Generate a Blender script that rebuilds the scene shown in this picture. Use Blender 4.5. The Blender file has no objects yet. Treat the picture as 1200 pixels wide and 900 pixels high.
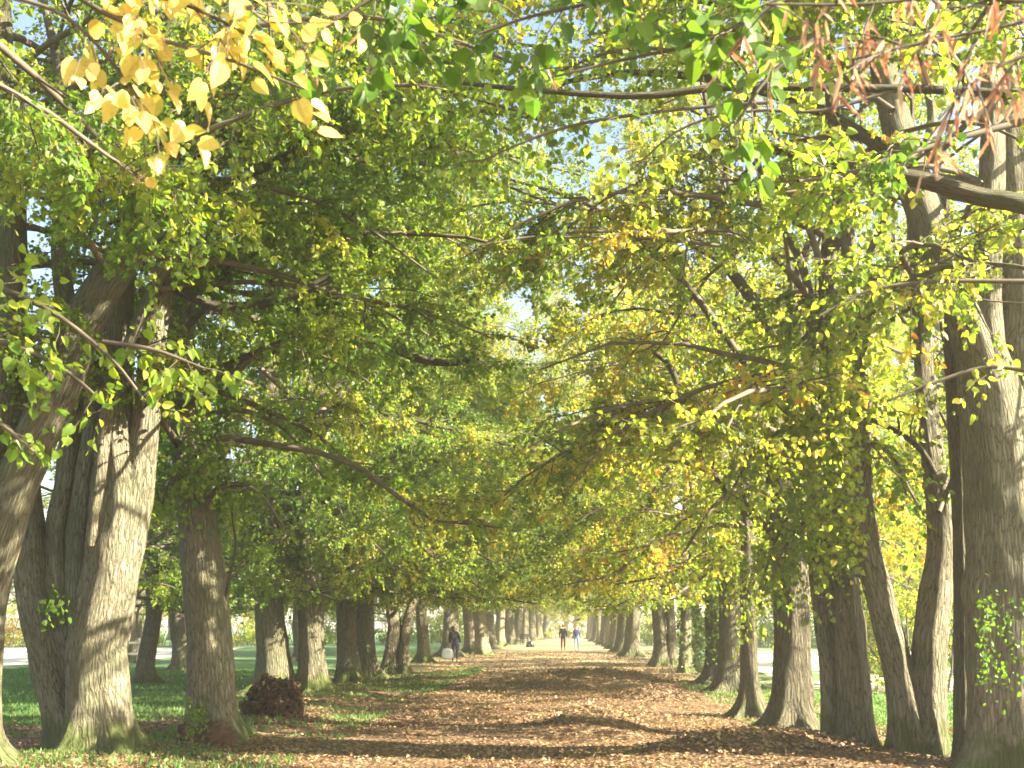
import bpy, math
import numpy as np
from mathutils import Vector

C = bpy.context.scene.collection
PI = math.pi
rad = math.radians

# ------------------------------------------------------------------ camera
F = 1300.0                       # focal length in pixels of the 1200 x 900 photograph
EYE = 1.6
pitch = math.atan(285 / F)
yaw = math.atan(70 / F * math.cos(pitch))
fwd = np.array([-math.sin(yaw) * math.cos(pitch), math.cos(yaw) * math.cos(pitch), math.sin(pitch)])
rgt = np.array([math.cos(yaw), math.sin(yaw), 0.0])
upv = np.cross(rgt, fwd)
CAM = np.array([0, 0, EYE])

cam_d = bpy.data.cameras.new('camera')
cam = bpy.data.objects.new('camera', cam_d)
C.objects.link(cam)
cam.location = CAM
cam.rotation_euler = Vector(fwd).to_track_quat('-Z', 'Y').to_euler()
cam_d.sensor_width = 36
cam_d.lens = 36 * F / 1200
cam_d.clip_end = 6000
cam_d.clip_start = 0.05
cam_d.dof.use_dof = True
cam_d.dof.focus_distance = 24
cam_d.dof.aperture_fstop = 6.3
bpy.context.scene.camera = cam


def at(px, py, Y):
    d = fwd + rgt * (px - 600) / F + upv * (450 - py) / F
    t = Y / d[1]
    return CAM + d * t, t


def gnd(px, py):
    d = fwd + rgt * (px - 600) / F + upv * (450 - py) / F
    t = -EYE / d[2]
    return CAM + d * t


# ------------------------------------------------------------------ light
SUN_EL, SUN_AZ = rad(30), rad(101.5)       # azimuth clockwise from the avenue's axis: from the right
SUN = np.array([math.cos(SUN_EL) * math.sin(SUN_AZ), math.cos(SUN_EL) * math.cos(SUN_AZ), math.sin(SUN_EL)])
sd = bpy.data.lights.new('sun', 'SUN')
sd.energy = 5.0
sd.angle = rad(0.5)
sd.color = (1.0, 0.89, 0.68)
so = bpy.data.objects.new('sun', sd)
C.objects.link(so)
so.rotation_euler = Vector(SUN).to_track_quat('Z', 'Y').to_euler()
world = bpy.data.worlds.new('World')
bpy.context.scene.world = world
world.use_nodes = True
wn = world.node_tree.nodes
sky = wn.new('ShaderNodeTexSky')
sky.sky_type = 'NISHITA'
sky.sun_disc = False
sky.sun_elevation = SUN_EL
sky.sun_rotation = SUN_AZ
sky.dust_density = 1.5
wn['Background'].inputs['Strength'].default_value = 0.05
world.node_tree.links.new(sky.outputs[0], wn['Background'].inputs['Color'])
sc = bpy.context.scene
sc.view_settings.view_transform = 'Standard'
sc.view_settings.look = 'None'
sc.view_settings.exposure = 3.1
sc.view_settings.gamma = 1
sc.render.engine = 'CYCLES'
sc.cycles.max_bounces = 12
sc.cycles.diffuse_bounces = 8
sc.cycles.glossy_bounces = 2
sc.cycles.transmission_bounces = 6
sc.cycles.volume_bounces = 0
sc.cycles.volume_step_rate = 4
sc.cycles.filter_width = 1.7
sc.cycles.use_denoising = True


# ------------------------------------------------------------------ materials
def new_mat(name):
    m = bpy.data.materials.new(name)
    m.use_nodes = True
    nt = m.node_tree
    nt.nodes.clear()
    out = nt.nodes.new('ShaderNodeOutputMaterial')
    return m, nt, out


def N(nt, typ, **kw):
    n = nt.nodes.new('ShaderNode' + typ)
    for k, v in kw.items():
        if k.startswith('i_'):
            key = k[2:]
            n.inputs[int(key) if key.isdigit() else key].default_value = v
        else:
            setattr(n, k, v)
    return n


def ramp(nt, fac, stops, interp='LINEAR'):
    r = nt.nodes.new('ShaderNodeValToRGB')
    r.color_ramp.interpolation = interp
    while len(r.color_ramp.elements) < len(stops):
        r.color_ramp.elements.new(0.5)
    for e, (p, c) in zip(r.color_ramp.elements, stops):
        e.position = p
        e.color = (c[0], c[1], c[2], 1) if hasattr(c, '__len__') else (c, c, c, 1)
    nt.links.new(fac, r.inputs[0])
    return r


def mixc(nt, fac, a, b, mode='MIX'):
    m = nt.nodes.new('ShaderNodeMix')
    m.data_type = 'RGBA'
    m.blend_type = mode
    for s, v in ((0, fac), (6, a), (7, b)):
        if hasattr(v, 'links') or hasattr(v, 'is_linked'):
            nt.links.new(v, m.inputs[s])
        else:
            m.inputs[s].default_value = v if not hasattr(v, '__len__') else (*v, 1)
    return m.outputs[2]


def math_n(nt, op, a, b=None, clamp=False):
    m = nt.nodes.new('ShaderNodeMath')
    m.operation = op
    m.use_clamp = clamp
    for i, v in enumerate((a, b)):
        if v is None:
            continue
        if hasattr(v, 'is_linked'):
            nt.links.new(v, m.inputs[i])
        else:
            m.inputs[i].default_value = v
    return m.outputs[0]


def leaf_mat(name, stops, trans=0.5, tint=(1.25, 1.15, 0.55), rough=0.42, hue_obj=True, blotch=None):
    m, nt, out = new_mat(name)
    a = N(nt, 'Attribute', attribute_name='lv')
    fac = a.outputs['Fac']
    if hue_obj:
        oi = N(nt, 'ObjectInfo')
        sh = math_n(nt, 'MULTIPLY_ADD', oi.outputs['Random'], 0.16)
        sh.node.inputs[2].default_value = -0.08
        fac = math_n(nt, 'ADD', fac, sh, clamp=True)
    r = ramp(nt, fac, stops)
    col = r.outputs[0]
    if blotch:
        geo0 = N(nt, 'NewGeometry')
        nz = N(nt, 'TexNoise', i_Scale=38., i_Detail=5., i_Roughness=.6)
        nt.links.new(geo0.outputs['Position'], nz.inputs['Vector'])
        nz2 = N(nt, 'TexNoise', i_Scale=150., i_Detail=2.)
        nt.links.new(geo0.outputs['Position'], nz2.inputs['Vector'])
        f1 = ramp(nt, nz.outputs[0], [(.52, 0), (.72, .55)])
        col = mixc(nt, f1.outputs[0], col, blotch)
        f2 = ramp(nt, nz2.outputs[0], [(.66, 0), (.72, .7)])
        col = mixc(nt, f2.outputs[0], col, (.16, .08, .03))
    geo = N(nt, 'NewGeometry')
    # paler underside
    col_b = mixc(nt, math_n(nt, 'MULTIPLY', geo.outputs['Backfacing'], 0.30), col, (0.16, 0.17, 0.07))
    p = N(nt, 'BsdfPrincipled', i_Roughness=rough)
    p.inputs['Specular IOR Level'].default_value = 0.3
    nt.links.new(col_b, p.inputs['Base Color'])
    t = N(nt, 'BsdfTranslucent')
    tc = mixc(nt, 1.0, col, tint, 'MULTIPLY')
    tc2 = mixc(nt, 1.0, tc, (2.0, 2.0, 2.0), 'MULTIPLY')
    nt.links.new(tc2, t.inputs['Color'])
    mx = N(nt, 'MixShader', i_0=trans)
    nt.links.new(p.outputs[0], mx.inputs[1])
    nt.links.new(t.outputs[0], mx.inputs[2])
    nt.links.new(mx.outputs[0], out.inputs['Surface'])
    return m


LEAF_STOPS = [(0.0, (.040, .095, .014)), (.3, (.080, .155, .018)), (.55, (.15, .215, .026)),
              (.78, (.27, .29, .045)), (.93, (.42, .33, .05)), (1.0, (.34, .15, .035))]
M_LEAF = leaf_mat('lime_leaf', LEAF_STOPS, trans=0.5)
M_YELLOW = leaf_mat('autumn_yellow_leaf', [(0, (.46, .44, .09)), (.45, (.62, .48, .14)), (.8, (.63, .43, .15)), (1, (.54, .30, .10))], trans=.4,
                    tint=(.8, .76, .55), hue_obj=False, blotch=(.36, .36, .08))
M_BRACT = leaf_mat('dry_bract', [(0, (.30, .13, .075)), (.5, (.38, .22, .14)), (1, (.46, .36, .26))], trans=.25,
                   tint=(1.0, .8, .6), hue_obj=False)
M_LITTER = leaf_mat('fallen_leaf', [(0, (.07, .038, .022)), (.35, (.135, .080, .043)), (.6, (.235, .148, .078)), (.85, (.39, .29, .16)),
                                    (1, (.30, .30, .09))], trans=.15, tint=(1, .9, .7), rough=.6, hue_obj=False)
M_GRASS = leaf_mat('grass_blade', [(0, (.035, .090, .025)), (.5, (.065, .15, .035)), (1, (.15, .19, .055))], trans=.4,
                   tint=(1.1, 1.1, .6), rough=.5, hue_obj=False)
M_BROWNLEAF = leaf_mat('dead_brown_leaf', [(0, (.030, .017, .011)), (.5, (.065, .036, .020)), (1, (.12, .066, .034))], trans=.15,
                       tint=(1, .8, .6), rough=.7, hue_obj=False)


def bark_mat(name, dark=(.042, .037, .022), light=(.19, .172, .112), moss=0.5, rough=.85, ztop=0.7):
    m, nt, out = new_mat(name)
    at_ = N(nt, 'Attribute', attribute_name='barkco')
    mp = N(nt, 'Mapping')
    mp.inputs['Scale'].default_value = (34, 34, 2.8)
    nt.links.new(at_.outputs['Vector'], mp.inputs['Vector'])
    n1 = N(nt, 'TexNoise', i_Scale=1.6, i_Detail=6.0, i_Roughness=.62)
    n1.inputs['Distortion'].default_value = .7
    nt.links.new(mp.outputs[0], n1.inputs['Vector'])
    v = N(nt, 'TexVoronoi', feature='DISTANCE_TO_EDGE', i_Scale=1.3)
    nmix = N(nt, 'VectorMath', operation='ADD')
    nt.links.new(mp.outputs[0], nmix.inputs[0])
    nt.links.new(n1.outputs['Color'], nmix.inputs[1])
    nt.links.new(nmix.outputs[0], v.inputs['Vector'])
    vr = ramp(nt, v.outputs['Distance'], [(0, 0), (.14, .55), (.34, 1)])
    hgt = math_n(nt, 'MULTIPLY_ADD', n1.outputs[0], .8)
    nt.links.new(vr.outputs[0], hgt.node.inputs[2])
    hgt.node.inputs[1].default_value = .9
    big = N(nt, 'TexNoise', i_Scale=1.4, i_Detail=4.0)
    geo = N(nt, 'NewGeometry')
    nt.links.new(geo.outputs['Position'], big.inputs['Vector'])
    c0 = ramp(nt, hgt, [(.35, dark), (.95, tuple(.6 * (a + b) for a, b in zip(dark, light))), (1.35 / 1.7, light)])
    c0.color_ramp.elements[1].position = .6
    c0.color_ramp.elements[2].position = .95
    # lichen patches, grey-green
    lf = ramp(nt, big.outputs[0], [(.50, 0), (.66, .65)])
    c1 = mixc(nt, lf.outputs[0], c0.outputs[0], (.125, .135, .070))
    # moss at the foot
    sx = N(nt, 'SeparateXYZ')
    nt.links.new(geo.outputs['Position'], sx.inputs[0])
    mn = N(nt, 'TexNoise', i_Scale=3.5, i_Detail=5.0)
    nt.links.new(geo.outputs['Position'], mn.inputs['Vector'])
    zf = math_n(nt, 'MULTIPLY_ADD', sx.outputs[2], -0.55 / ztop)
    zf.node.inputs[2].default_value = 0.42 + 0.3 * moss
    mf = math_n(nt, 'ADD', zf, math_n(nt, 'MULTIPLY_ADD', mn.outputs[0], 1.6))
    mf.node.inputs[1].default_value = 0
    msum = math_n(nt, 'ADD', zf, mn.outputs[0])
    mr = ramp(nt, msum, [(.80, 0), (1.0, 1)])
    mfac = math_n(nt, 'MULTIPLY', mr.outputs[0], moss)
    c2 = mixc(nt, mfac, c1, (.085, .115, .025))
    p = N(nt, 'BsdfPrincipled', i_Roughness=rough)
    p.inputs['Specular IOR Level'].default_value = .25
    nt.links.new(c2, p.inputs['Base Color'])
    b = N(nt, 'Bump', i_Strength=1.0, i_Distance=.055)
    nt.links.new(hgt, b.inputs['Height'])
    nt.links.new(b.outputs[0], p.inputs['Normal'])
    nt.links.new(p.outputs[0], out.inputs['Surface'])
    return m


M_BARK = bark_mat('lime_bark', moss=.7)
M_BARK_MOSS = bark_mat('mossy_lime_bark', moss=1.0, ztop=.6)
M_BARK_PALE = bark_mat('pale_sunlit_lime_bark', dark=(.060, .052, .032), light=(.27, .245, .165), moss=.85)  # lighter copy of the bark, sunlight put into the colour of lit trunks
M_BARK_DARK = bark_mat('dark_shaded_lime_bark', dark=(.036, .031, .020), light=(.135, .12, .078), moss=.35)  # darker copy, shade put into the colour of shaded trunks; also on boughs


def flat_mat(name, col, rough=.7, noise=.25, scale=8., bump=.1):
    m, nt, out = new_mat(name)
    tc = N(nt, 'TexCoord')
    n = N(nt, 'TexNoise', i_Scale=scale, i_Detail=5.)
    nt.links.new(tc.outputs['Object'], n.inputs['Vector'])
    lo = tuple(c * (1 - noise) for c in col)
    hi = tuple(min(1, c * (1 + noise)) for c in col)
    r = ramp(nt, n.outputs[0], [(.3, lo), (.7, hi)])
    p = N(nt, 'BsdfPrincipled', i_Roughness=rough)
    nt.links.new(r.outputs[0], p.inputs['Base Color'])
    b = N(nt, 'Bump', i_Strength=bump, i_Distance=.02)
    nt.links.new(n.outputs[0], b.inputs['Height'])
    nt.links.new(b.outputs[0], p.inputs['Normal'])
    nt.links.new(p.outputs[0], out.inputs['Surface'])
    return m


M_TWIG = flat_mat('twig_bark', (.085, .068, .045), .8, .35, 6)
M_WOOD = flat_mat('pale_weathered_wood', (.42, .40, .36), .75, .2, 12)


# ------------------------------------------------------------------ mesh helpers
def mk_mesh(name, verts, faces, mat, attrs=None, smooth=False):
    """faces: (n,4) or (n,3) int array or a list of such arrays"""
    if not isinstance(faces, (list, tuple)):
        faces = [faces]
    faces = [f for f in faces if len(f)]
    me = bpy.data.meshes.new(name)
    verts = np.asarray(verts, dtype=np.float32)
    me.vertices.add(len(verts))
    me.vertices.foreach_set('co', verts.ravel())
    loops = np.concatenate([f.ravel() for f in faces]).astype(np.int32)
    sizes = np.concatenate([np.full(len(f), f.shape[1], np.int32) for f in faces])
    me.loops.add(len(loops))
    me.loops.foreach_set('vertex_index', loops)
    me.polygons.add(len(sizes))
    starts = np.concatenate([[0], np.cumsum(sizes)[:-1]]).astype(np.int32)
    me.polygons.foreach_set('loop_start', starts)
    me.polygons.foreach_set('use_smooth', np.full(len(sizes), smooth, dtype=bool))
    for k, v in (attrs or {}).items():
        v = np.asarray(v, dtype=np.float32)
        if v.ndim == 1:
            a = me.attributes.new(k, 'FLOAT', 'POINT')
            a.data.foreach_set('value', v)
        else:
            a = me.attributes.new(k, 'FLOAT_VECTOR', 'POINT')
            a.data.foreach_set('vector', v.ravel())
    me.update(calc_edges=True)
    if mat:
        me.materials.append(mat)
    return me


def link(name, me, parent=None, loc=None):
    o = bpy.data.objects.new(name, me)
    C.objects.link(o)
    if parent:
        o.parent = parent
    if loc is not None:
        o.location = loc
    return o


def tag(o, label=None, cat=None, group=None, kind=None):
    for k, v in (('label', label), ('category', cat), ('group', group), ('kind', kind)):
        if v:
            o[k] = v
    return o


def empty(name, loc):
    o = bpy.data.objects.new(name, None)
    o.empty_display_size = .3
    C.objects.link(o)
    o.location = loc
    return o


def nrm(v):
    return v / np.maximum(np.linalg.norm(v, axis=-1, keepdims=True), 1e-9)


class Buf:
    def __init__(s):
        s.v, s.f, s.a, s.n = [], [], [], 0

    def add(s, v, f, a=None):
        s.v.append(v)
        s.f.append(f + s.n)
        s.n += len(v)
        if a is not None:
            s.a.append(a)

    def mesh(s, name, mat, attr=None, smooth=False):
        fs = {}
        for f in s.f:
            fs.setdefault(f.shape[1], []).append(f)
        return mk_mesh(name, np.concatenate(s.v), [np.concatenate(x) for x in fs.values()], mat,
                       {attr: np.concatenate(s.a)} if attr and s.a else None, smooth)


def tubes(P, R, sides):
    """P (N,K,3), R (N,K): tapered tubes, all with K rings. -> verts, quads, barkco"""
    Nn, K, _ = P.shape
    T = np.gradient(P, axis=1)
    T = nrm(T)
    ref = np.zeros((Nn, 1, 3))
    vert = np.abs(nrm(P[:, -1] - P[:, 0])[:, 2]) > .75
    ref[:, 0, 2] = ~vert
    ref[:, 0, 1] = vert
    A = nrm(np.cross(T, ref))
    B = np.cross(T, A)
    th = np.arange(sides) / sides * 2 * PI
    V = P[:, :, None, :] + R[:, :, None, None] * (A[:, :, None, :] * np.cos(th)[None, None, :, None] + B[:, :, None, :] * np.sin(th)[None, None, :, None])
    seg = np.linalg.norm(np.diff(P, axis=1), axis=2)
    L = np.concatenate([np.zeros((Nn, 1)), np.cumsum(seg, axis=1)], axis=1)
    bc = np.empty((Nn, K, sides, 3))
    bc[..., 0] = R[:, :1, None] * np.cos(th)
    bc[..., 1] = R[:, :1, None] * np.sin(th)
    bc[..., 2] = L[:, :, None]
    bc += P[:, :1, None, :] * 3.1
    idx = np.arange(Nn * K * sides).reshape(Nn, K, sides)
    a = idx[:, :-1, :]
    b = idx[:, 1:, :]
    q = np.stack([a, np.roll(a, -1, 2), np.roll(b, -1, 2), b], -1).reshape(-1, 4)
    return V.reshape(-1, 3), q, bc.reshape(-1, 3)


def smooth_line(pts, n):
    """Catmull-Rom through rows of pts (any columns), n samples"""
    p = np.asarray(pts, float)
    m = len(p)
    pp = np.vstack([2 * p[0] - p[1], p, 2 * p[-1] - p[-2]])
    d = np.linalg.norm(np.diff(p[:, :3], axis=0), axis=1)
    cum = np.concatenate([[0], np.cumsum(d)])
    s = np.linspace(0, cum[-1], n)
    i = np.clip(np.searchsorted(cum, s, side='right') - 1, 0, m - 2)
    t = ((s - cum[i]) / np.maximum(d[i], 1e-9))[:, None]
    a, b, c, e = pp[i], pp[i + 1], pp[i + 2], pp[i + 3]
    return .5 * (2 * b + (c - a) * t + (2 * a - 5 * b + 4 * c - e) * t ** 2 + (3 * b - a - 3 * c + e) * t ** 3)


def trunk_tube(buf, pts, rng, sides=36, step=.10, flare=.9, flare_h=.35, lobes=5, flute=.05):
    """pts rows (x,y,z,r): a thick stem with root flare (near z=0) and fluting"""
    p = np.asarray(pts, float)
    L = np.linalg.norm(np.diff(p[:, :3], axis=0), axis=1).sum()
    n = int(max(12, min(160, L / step)))
    s = smooth_line(p, n)
    P, R = s[:, :3], np.maximum(s[:, 3], .012)
    T = nrm(np.gradient(P, axis=0))
    ref = np.array([0, 1., 0]) if abs(T[:, 2]).mean() > .5 else np.array([0, 0, 1.])
    A = nrm(np.cross(T, ref))
    B = np.cross(T, A)
    th = np.arange(sides) / sides * 2 * PI
    z = P[:, 2][:, None]
    ph = rng.uniform(0, 6.28, 8)
    lob = .5 + .5 * np.cos(lobes * th + ph[0] + .6 * np.sin(2 * th + ph[1]))[None, :]
    zz = np.maximum(z, -.1)
    fl = .50 * flare * np.exp(-zz / flare_h) * (.3 + .9 * lob ** 1.5) + .95 * flare * np.exp(-zz / (.42 * flare_h)) * lob ** 3
    flu = flute * (np.sin(3 * th + ph[2] + .5 * z) + .7 * np.sin(5 * th + ph[3] - .8 * z) + .5 * np.sin(8 * th + ph[4] + 1.3 * z) * np.ones_like(z))
    bump = .035 * (np.sin(2.1 * z * 2 + 2 * th + ph[5]) * np.sin(3.7 * z + th + ph[6]))
    for _ in range(int(6 * flute / .05) if sides >= 20 else 2):          # burls and old branch scars
        bt, bz, bw = rng.uniform(0, 6.28), rng.uniform(.2, 7), rng.uniform(.10, .26)
        dth = (th - bt + PI) % (2 * PI) - PI
        bump = bump + rng.uniform(.06, .2) * np.exp(-(dth[None, :] / .45) ** 2 - ((z - bz) / bw) ** 2)
    r = R[:, None] * (1 + flu + bump) + R[:, None] * fl
    V = P[:, None, :] + r[..., None] * (A[:, None, :] * np.cos(th)[None, :, None] + B[:, None, :] * np.sin(th)[None, :, None])
    low = fl > .05
    cum = np.concatenate([[0], np.cumsum(np.linalg.norm(np.diff(P, axis=0), axis=1))])
    bc = np.empty(V.shape)
    r0 = R.mean()
    bc[..., 0] = r0 * np.cos(th)
    bc[..., 1] = r0 * np.sin(th)
    bc[..., 2] = cum[:, None]
    bc += P[0] * 3.7
    idx = np.arange(n * sides).reshape(n, sides)
    a, b = idx[:-1], idx[1:]
    q = np.stack([a, np.roll(a, -1, 1), np.roll(b, -1, 1), b], -1).reshape(-1, 4)
    V = V.reshape(-1, 3)
    buf.add(V, q, bc.reshape(-1, 3))
    # cap
    buf.add(np.vstack([V[-sides:], P[-1:]]), np.array([[i, (i + 1) % sides, sides] for i in range(sides)]),
            np.vstack([bc.reshape(-1, 3)[-sides:], bc.reshape(-1, 3)[-1:]]))
    return P, R


def rnd_dir(rng, n):
    return nrm(rng.normal(size=(n, 3)))


def walk(P0, D0, length, K, droop, noise, rng):
    """vectorised wandering polylines. P0,D0 (N,3), length (N,) -> (N,K,3)"""
    n = len(P0)
    P = np.empty((n, K, 3))
    P[:, 0] = P0
    D = D0.copy()
    st = (np.asarray(length) / (K - 1))[:, None]
    for k in range(1, K):
        P[:, k] = P[:, k - 1] + D * st
        D = D + rng.normal(size=(n, 3)) * noise
        D[:, 2] -= droop / K
        D = nrm(D)
    return P


def leaf_geo(p, d, nn, L, Wd, lv, rng, fine=False):
    """folded leaves. p base, d direction to the tip, nn face normal. fine: rounder heart outline"""
    n = len(p)
    d = nrm(d)
    s = nrm(np.cross(d, nn))
    u = np.cross(s, d)
    L = L[:, None]
    Wd = Wd[:, None]
    fold = rng.uniform(.02, .40, (n, 1))
    curl = rng.uniform(-.10, .38, (n, 1))
    if fine:
        prof = [(.0, 0), (-.06, .24), (.10, .43), (.35, .50), (.62, .38), (.84, .17)]
    else:
        prof = [(.0, 0), (.22, .50), (.66, .36)]
    cols = []

    def pt(t, w, side):
        return p + d * L * t + s * (side * w) * Wd + u * (abs(w) * fold * Wd * 1.4 - curl * L * t * t)
    cols.append(pt(0, 0, 0))
    for t, w in prof[1:]:
        cols.append(pt(t, w, 1))
    cols.append(pt(1.0, 0, 0))
    for t, w in prof[:0:-1]:
        cols.append(pt(t, w, -1))
    V = np.stack(cols, 1)
    k = V.shape[1]
    base = np.arange(n)[:, None] * k
    h = k // 2                        # index of tip
    F_ = []
    if not fine:
        F_ = [np.hstack([base + i for i in (0, 1, 2, 3)]), np.hstack([base + i for i in (0, 3, 4, 5)])]
    else:
        mid = np.stack([p + d * L * t - u * curl * L * t * t for t in (.35, .7)], 1)
        V = np.concatenate([V, mid], 1)
        k2 = V.shape[1]
        base = np.arange(n)[:, None] * k2
        m1, m2 = k, k + 1
        # right side: 0,1,2,3 | 3,4,m2,m1 | 4,5,6,m2
        ri = [(0, 1, 2, 3), (0, 3, m1, m1), (m1, 3, 4, m2), (m2, 4, 5, h)]
        le = [(0, k - 3, k - 2, k - 1), (0, m1, k - 3, k - 3), (m1, m2, k - 4, k - 3), (m2, h, k - 5, k - 4)]
        for f in ri + le:
            g = []
            for x in f:
                if x not in g:
                    g.append(x)
            F_.append(np.hstack([base + i for i in g]))
        k = k2
    return V.reshape(-1, 3), F_, np.repeat(lv, k)


def leaf_mesh(name, parts, mat):
    vs, fs, ls, n = [], {}, [], 0
    for V, Fl, lv in parts:
        for f in Fl:
            fs.setdefault(f.shape[1], []).append(f + n)
        vs.append(V)
        ls.append(lv)
        n += len(V)
    return mk_mesh(name, np.concatenate(vs), [np.concatenate(x) for x in fs.values()], mat, {'lv': np.concatenate(ls)})


# gaps cut in the crowns so that the sun reaches a place: (point, radius)
GAPS = []


def keep_mask(P, origin=(0, 0, 0), share=1.0):
    """False for twigs in one of the gaps cut towards the sun"""
    Pw = P + np.asarray(origin)
    k = np.ones(len(P), bool)
    for g, r in GAPS:
        v = Pw - g
        t = v @ SUN
        dist = np.linalg.norm(v - t[:, None] * SUN, axis=1)
        k &= ~((dist < r * share) & (t > 1.2))
    return k


def twig_share(q, how):
    """share of the twigs kept: tops, outer sides and right-hand row are thinned to let the sun in"""
    x, z = q[:, 0], q[:, 2]
    if how == 'local':                            # shared trees: x points away from the avenue
        return np.where(x > 1.2, .22, .85) * np.where(z > 11, .6, 1.0)
    right = np.where(x > -.3, np.where((q[:, 1] > 18) & (x < 2.6), .9, RIGHT_KEEP), 1.0) * np.where(x > 3.6, np.where(z > 8, .95, .65), 1.0) * np.where(x > 5.6, .65, 1.0) * np.where((x > 1.0) & (z > 8.5), .9, 1.0)
    left = np.where(x < -8.5, .5, 1.0)
    return right * left * np.where(z > 13, .8, 1.0)


RIGHT_KEEP = .95


def grow(stems, rng, zb, zt, reach, nlimb, dens=1.0, leaf=.068, hue=.35, hue_var=.16, bias=(0, 0), zmin=2.6, origin=(0, 0, 0), nl=15,
         extra=None, gaps=True, keep=None, thin=True):
    """limbs, boughs, twigs and leaves on the given stems [(P,R)...]; returns meshes for branches and leaves"""
    reach, dens, nlimb = reach * 1.22, dens * 1.47, int(nlimb * 1.3)
    br = Buf()
    limbs = []
    ga = rng.uniform(0, 6.28)
    weights = np.array([max(.3, P[-1, 2] - zb) for P, R in stems])
    weights /= weights.sum()
    for i in range(nlimb):
        P, R = stems[rng.choice(len(stems), p=weights)]
        top = min(zt, P[-1, 2])
        z = zb + (top - zb) * ((i + rng.uniform(0, 1)) / nlimb) ** 1.25
        j = int(np.argmin(np.abs(P[:, 2] - z)))
        zr = np.clip((z - zb) / (zt - zb), 0, 1)
        ga += 2.4 + rng.normal() * .4
        dxy = np.array([math.cos(ga) + bias[0], math.sin(ga) + bias[1]])
        dxy /= max(1e-6, np.linalg.norm(dxy))
        el = rad(8 + 52 * zr + rng.normal() * 9)
        d = np.array([[dxy[0] * math.cos(el), dxy[1] * math.cos(el), math.sin(el)]])
        ln = reach * (.72 + .38 * math.sin(PI * min(1, zr + .2))) * (1 - .5 * zr ** 2) * rng.uniform(.72, 1.12)
        pl = walk(P[j:j + 1], d, np.array([ln]), 9, .5 + .7 * (1 - zr) ** 2, .10, rng)
        low = zmin + .25 - origin[2]
        pl[0][1:, 2] = np.where(pl[0][1:, 2] < low, low + .12 * (pl[0][1:, 2] - low), pl[0][1:, 2])
        if keep is not None and not keep(pl[0][2:]).all():
            continue
        r0 = min(R[j] * .6, .014 + .009 * ln)
        if gaps and not keep_mask(pl[0][2:], origin, .45).all() and rng.uniform() < .35:
            continue
        if thin is True and pl[0][-1, 0] + origin[0] > 6.2 and rng.uniform() < .25:
            continue
        limbs.append((pl[0], np.linspace(r0, .012, 9), ln))
    for e in (extra or []):                      # hand-placed limbs carry boughs too
        s = smooth_line(e, 9)
        ln = np.linalg.norm(np.diff(s[:, :3], axis=0), axis=1).sum()
        limbs.append((s[:, :3], s[:, 3], ln))
    LP = np.array([l[0] for l in limbs])
    LR = np.array([l[1] for l in limbs])
    ne = len(extra or [])
    keepl = slice(0, len(limbs) - ne)
    if len(LP[keepl]):
        br.add(*tubes(LP[keepl], LR[keepl], 7))
    # boughs
    S0, SD, SL, SR = [], [], [], []
    for pl, rr, ln in limbs:
        ns = max(4, int(ln * 2.3 * dens))
        t = np.sort(rng.uniform(.26, 1.0, ns)) * 8
        i = np.minimum(t.astype(int), 7)
        f = (t - i)[:, None]
        p = pl[i] * (1 - f) + pl[i + 1] * f
        tg = nrm(pl[i + 1] - pl[i])
        lat = nrm(np.cross(tg, [0, 0, 1.])) * rng.choice([-1, 1], ns)[:, None]
        d = nrm(tg * .6 + lat * rng.uniform(.4, 1.0, (ns, 1)) + rng.normal(size=(ns, 3)) * .28 + np.array([0, 0, .10]))
        S0.append(p)
        SD.append(d)
        SL.append(rng.uniform(.55, 1.1, ns) * (.75 + .30 * ln * (1.05 - t / 8)))
        SR.append(np.clip(rr[i] * .5, .005, .018))
    S0, SD, SL, SR = map(np.concatenate, (S0, SD, SL, SR))
    SP = walk(S0, SD, SL, 6, .55, .13, rng)
    kb = SP[:, :, 2].min(1) + origin[2] > zmin - .1
    if keep is not None:
        kb &= keep(SP[:, 3]) & keep(SP[:, 5])
    if thin:
        kb &= rng.uniform(size=len(kb)) < np.sqrt(twig_share(SP[:, 3] + np.asarray(origin), thin))
    if gaps:
        kb &= keep_mask(SP[:, 3], origin)
    SP, SL, SR = SP[kb], SL[kb], SR[kb]
    br.add(*tubes(SP, SR[:, None] * np.linspace(1, .3, 6)[None], 4))
    sb = np.clip(rng.normal(hue + .08, hue_var, len(SP)), .02, .80)
    # twigs
    nt = np.maximum(3, (SL * 7.5 * dens).astype(int))
    si = np.repeat(np.arange(len(SP)), nt)
    n = len(si)
    t = rng.uniform(.12, 1.0, n) * 5
    i = np.minimum(t.astype(int), 4)
    f = (t - i)[:, None]
    p = SP[si, i] * (1 - f) + SP[si, i + 1] * f
    tg = nrm(SP[si, i + 1] - SP[si, i])
    d = nrm(tg * .6 + rnd_dir(rng, n) * .75 + np.array([0, 0, -.18]))
    TL = rng.uniform(.22, .62, n)
    TP = walk(p, d, TL, 4, .45, .15, rng)
    k = (TP[:, :, 2].min(1) + origin[2] > zmin + rng.uniform(-.3, .5, n))
    if gaps:
        k &= keep_mask(TP[:, 2], origin)
    if keep is not None:
        k &= keep(TP[:, 2])
    if thin:
        k &= rng.uniform(size=len(k)) < twig_share(TP[:, 2] + np.asarray(origin), thin)
    TP, si = TP[k], si[k]
    n = len(TP)
    br.add(*tubes(TP, np.tile(np.array([.0055, .0045, .0035, .002]), (n, 1)), 3))
    # leaves
    ti = np.repeat(np.arange(n), nl)
    m = len(ti)
    t = (np.tile(np.linspace(.2, 1.0, nl), n) + rng.uniform(-.06, .06, m)).clip(0, .999) * 3
    i = t.astype(int)
    f = (t - i)[:, None]
    p = TP[ti, i] * (1 - f) + TP[ti, i + 1] * f
    tg = nrm(TP[ti, i + 1] - TP[ti, i])
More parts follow.
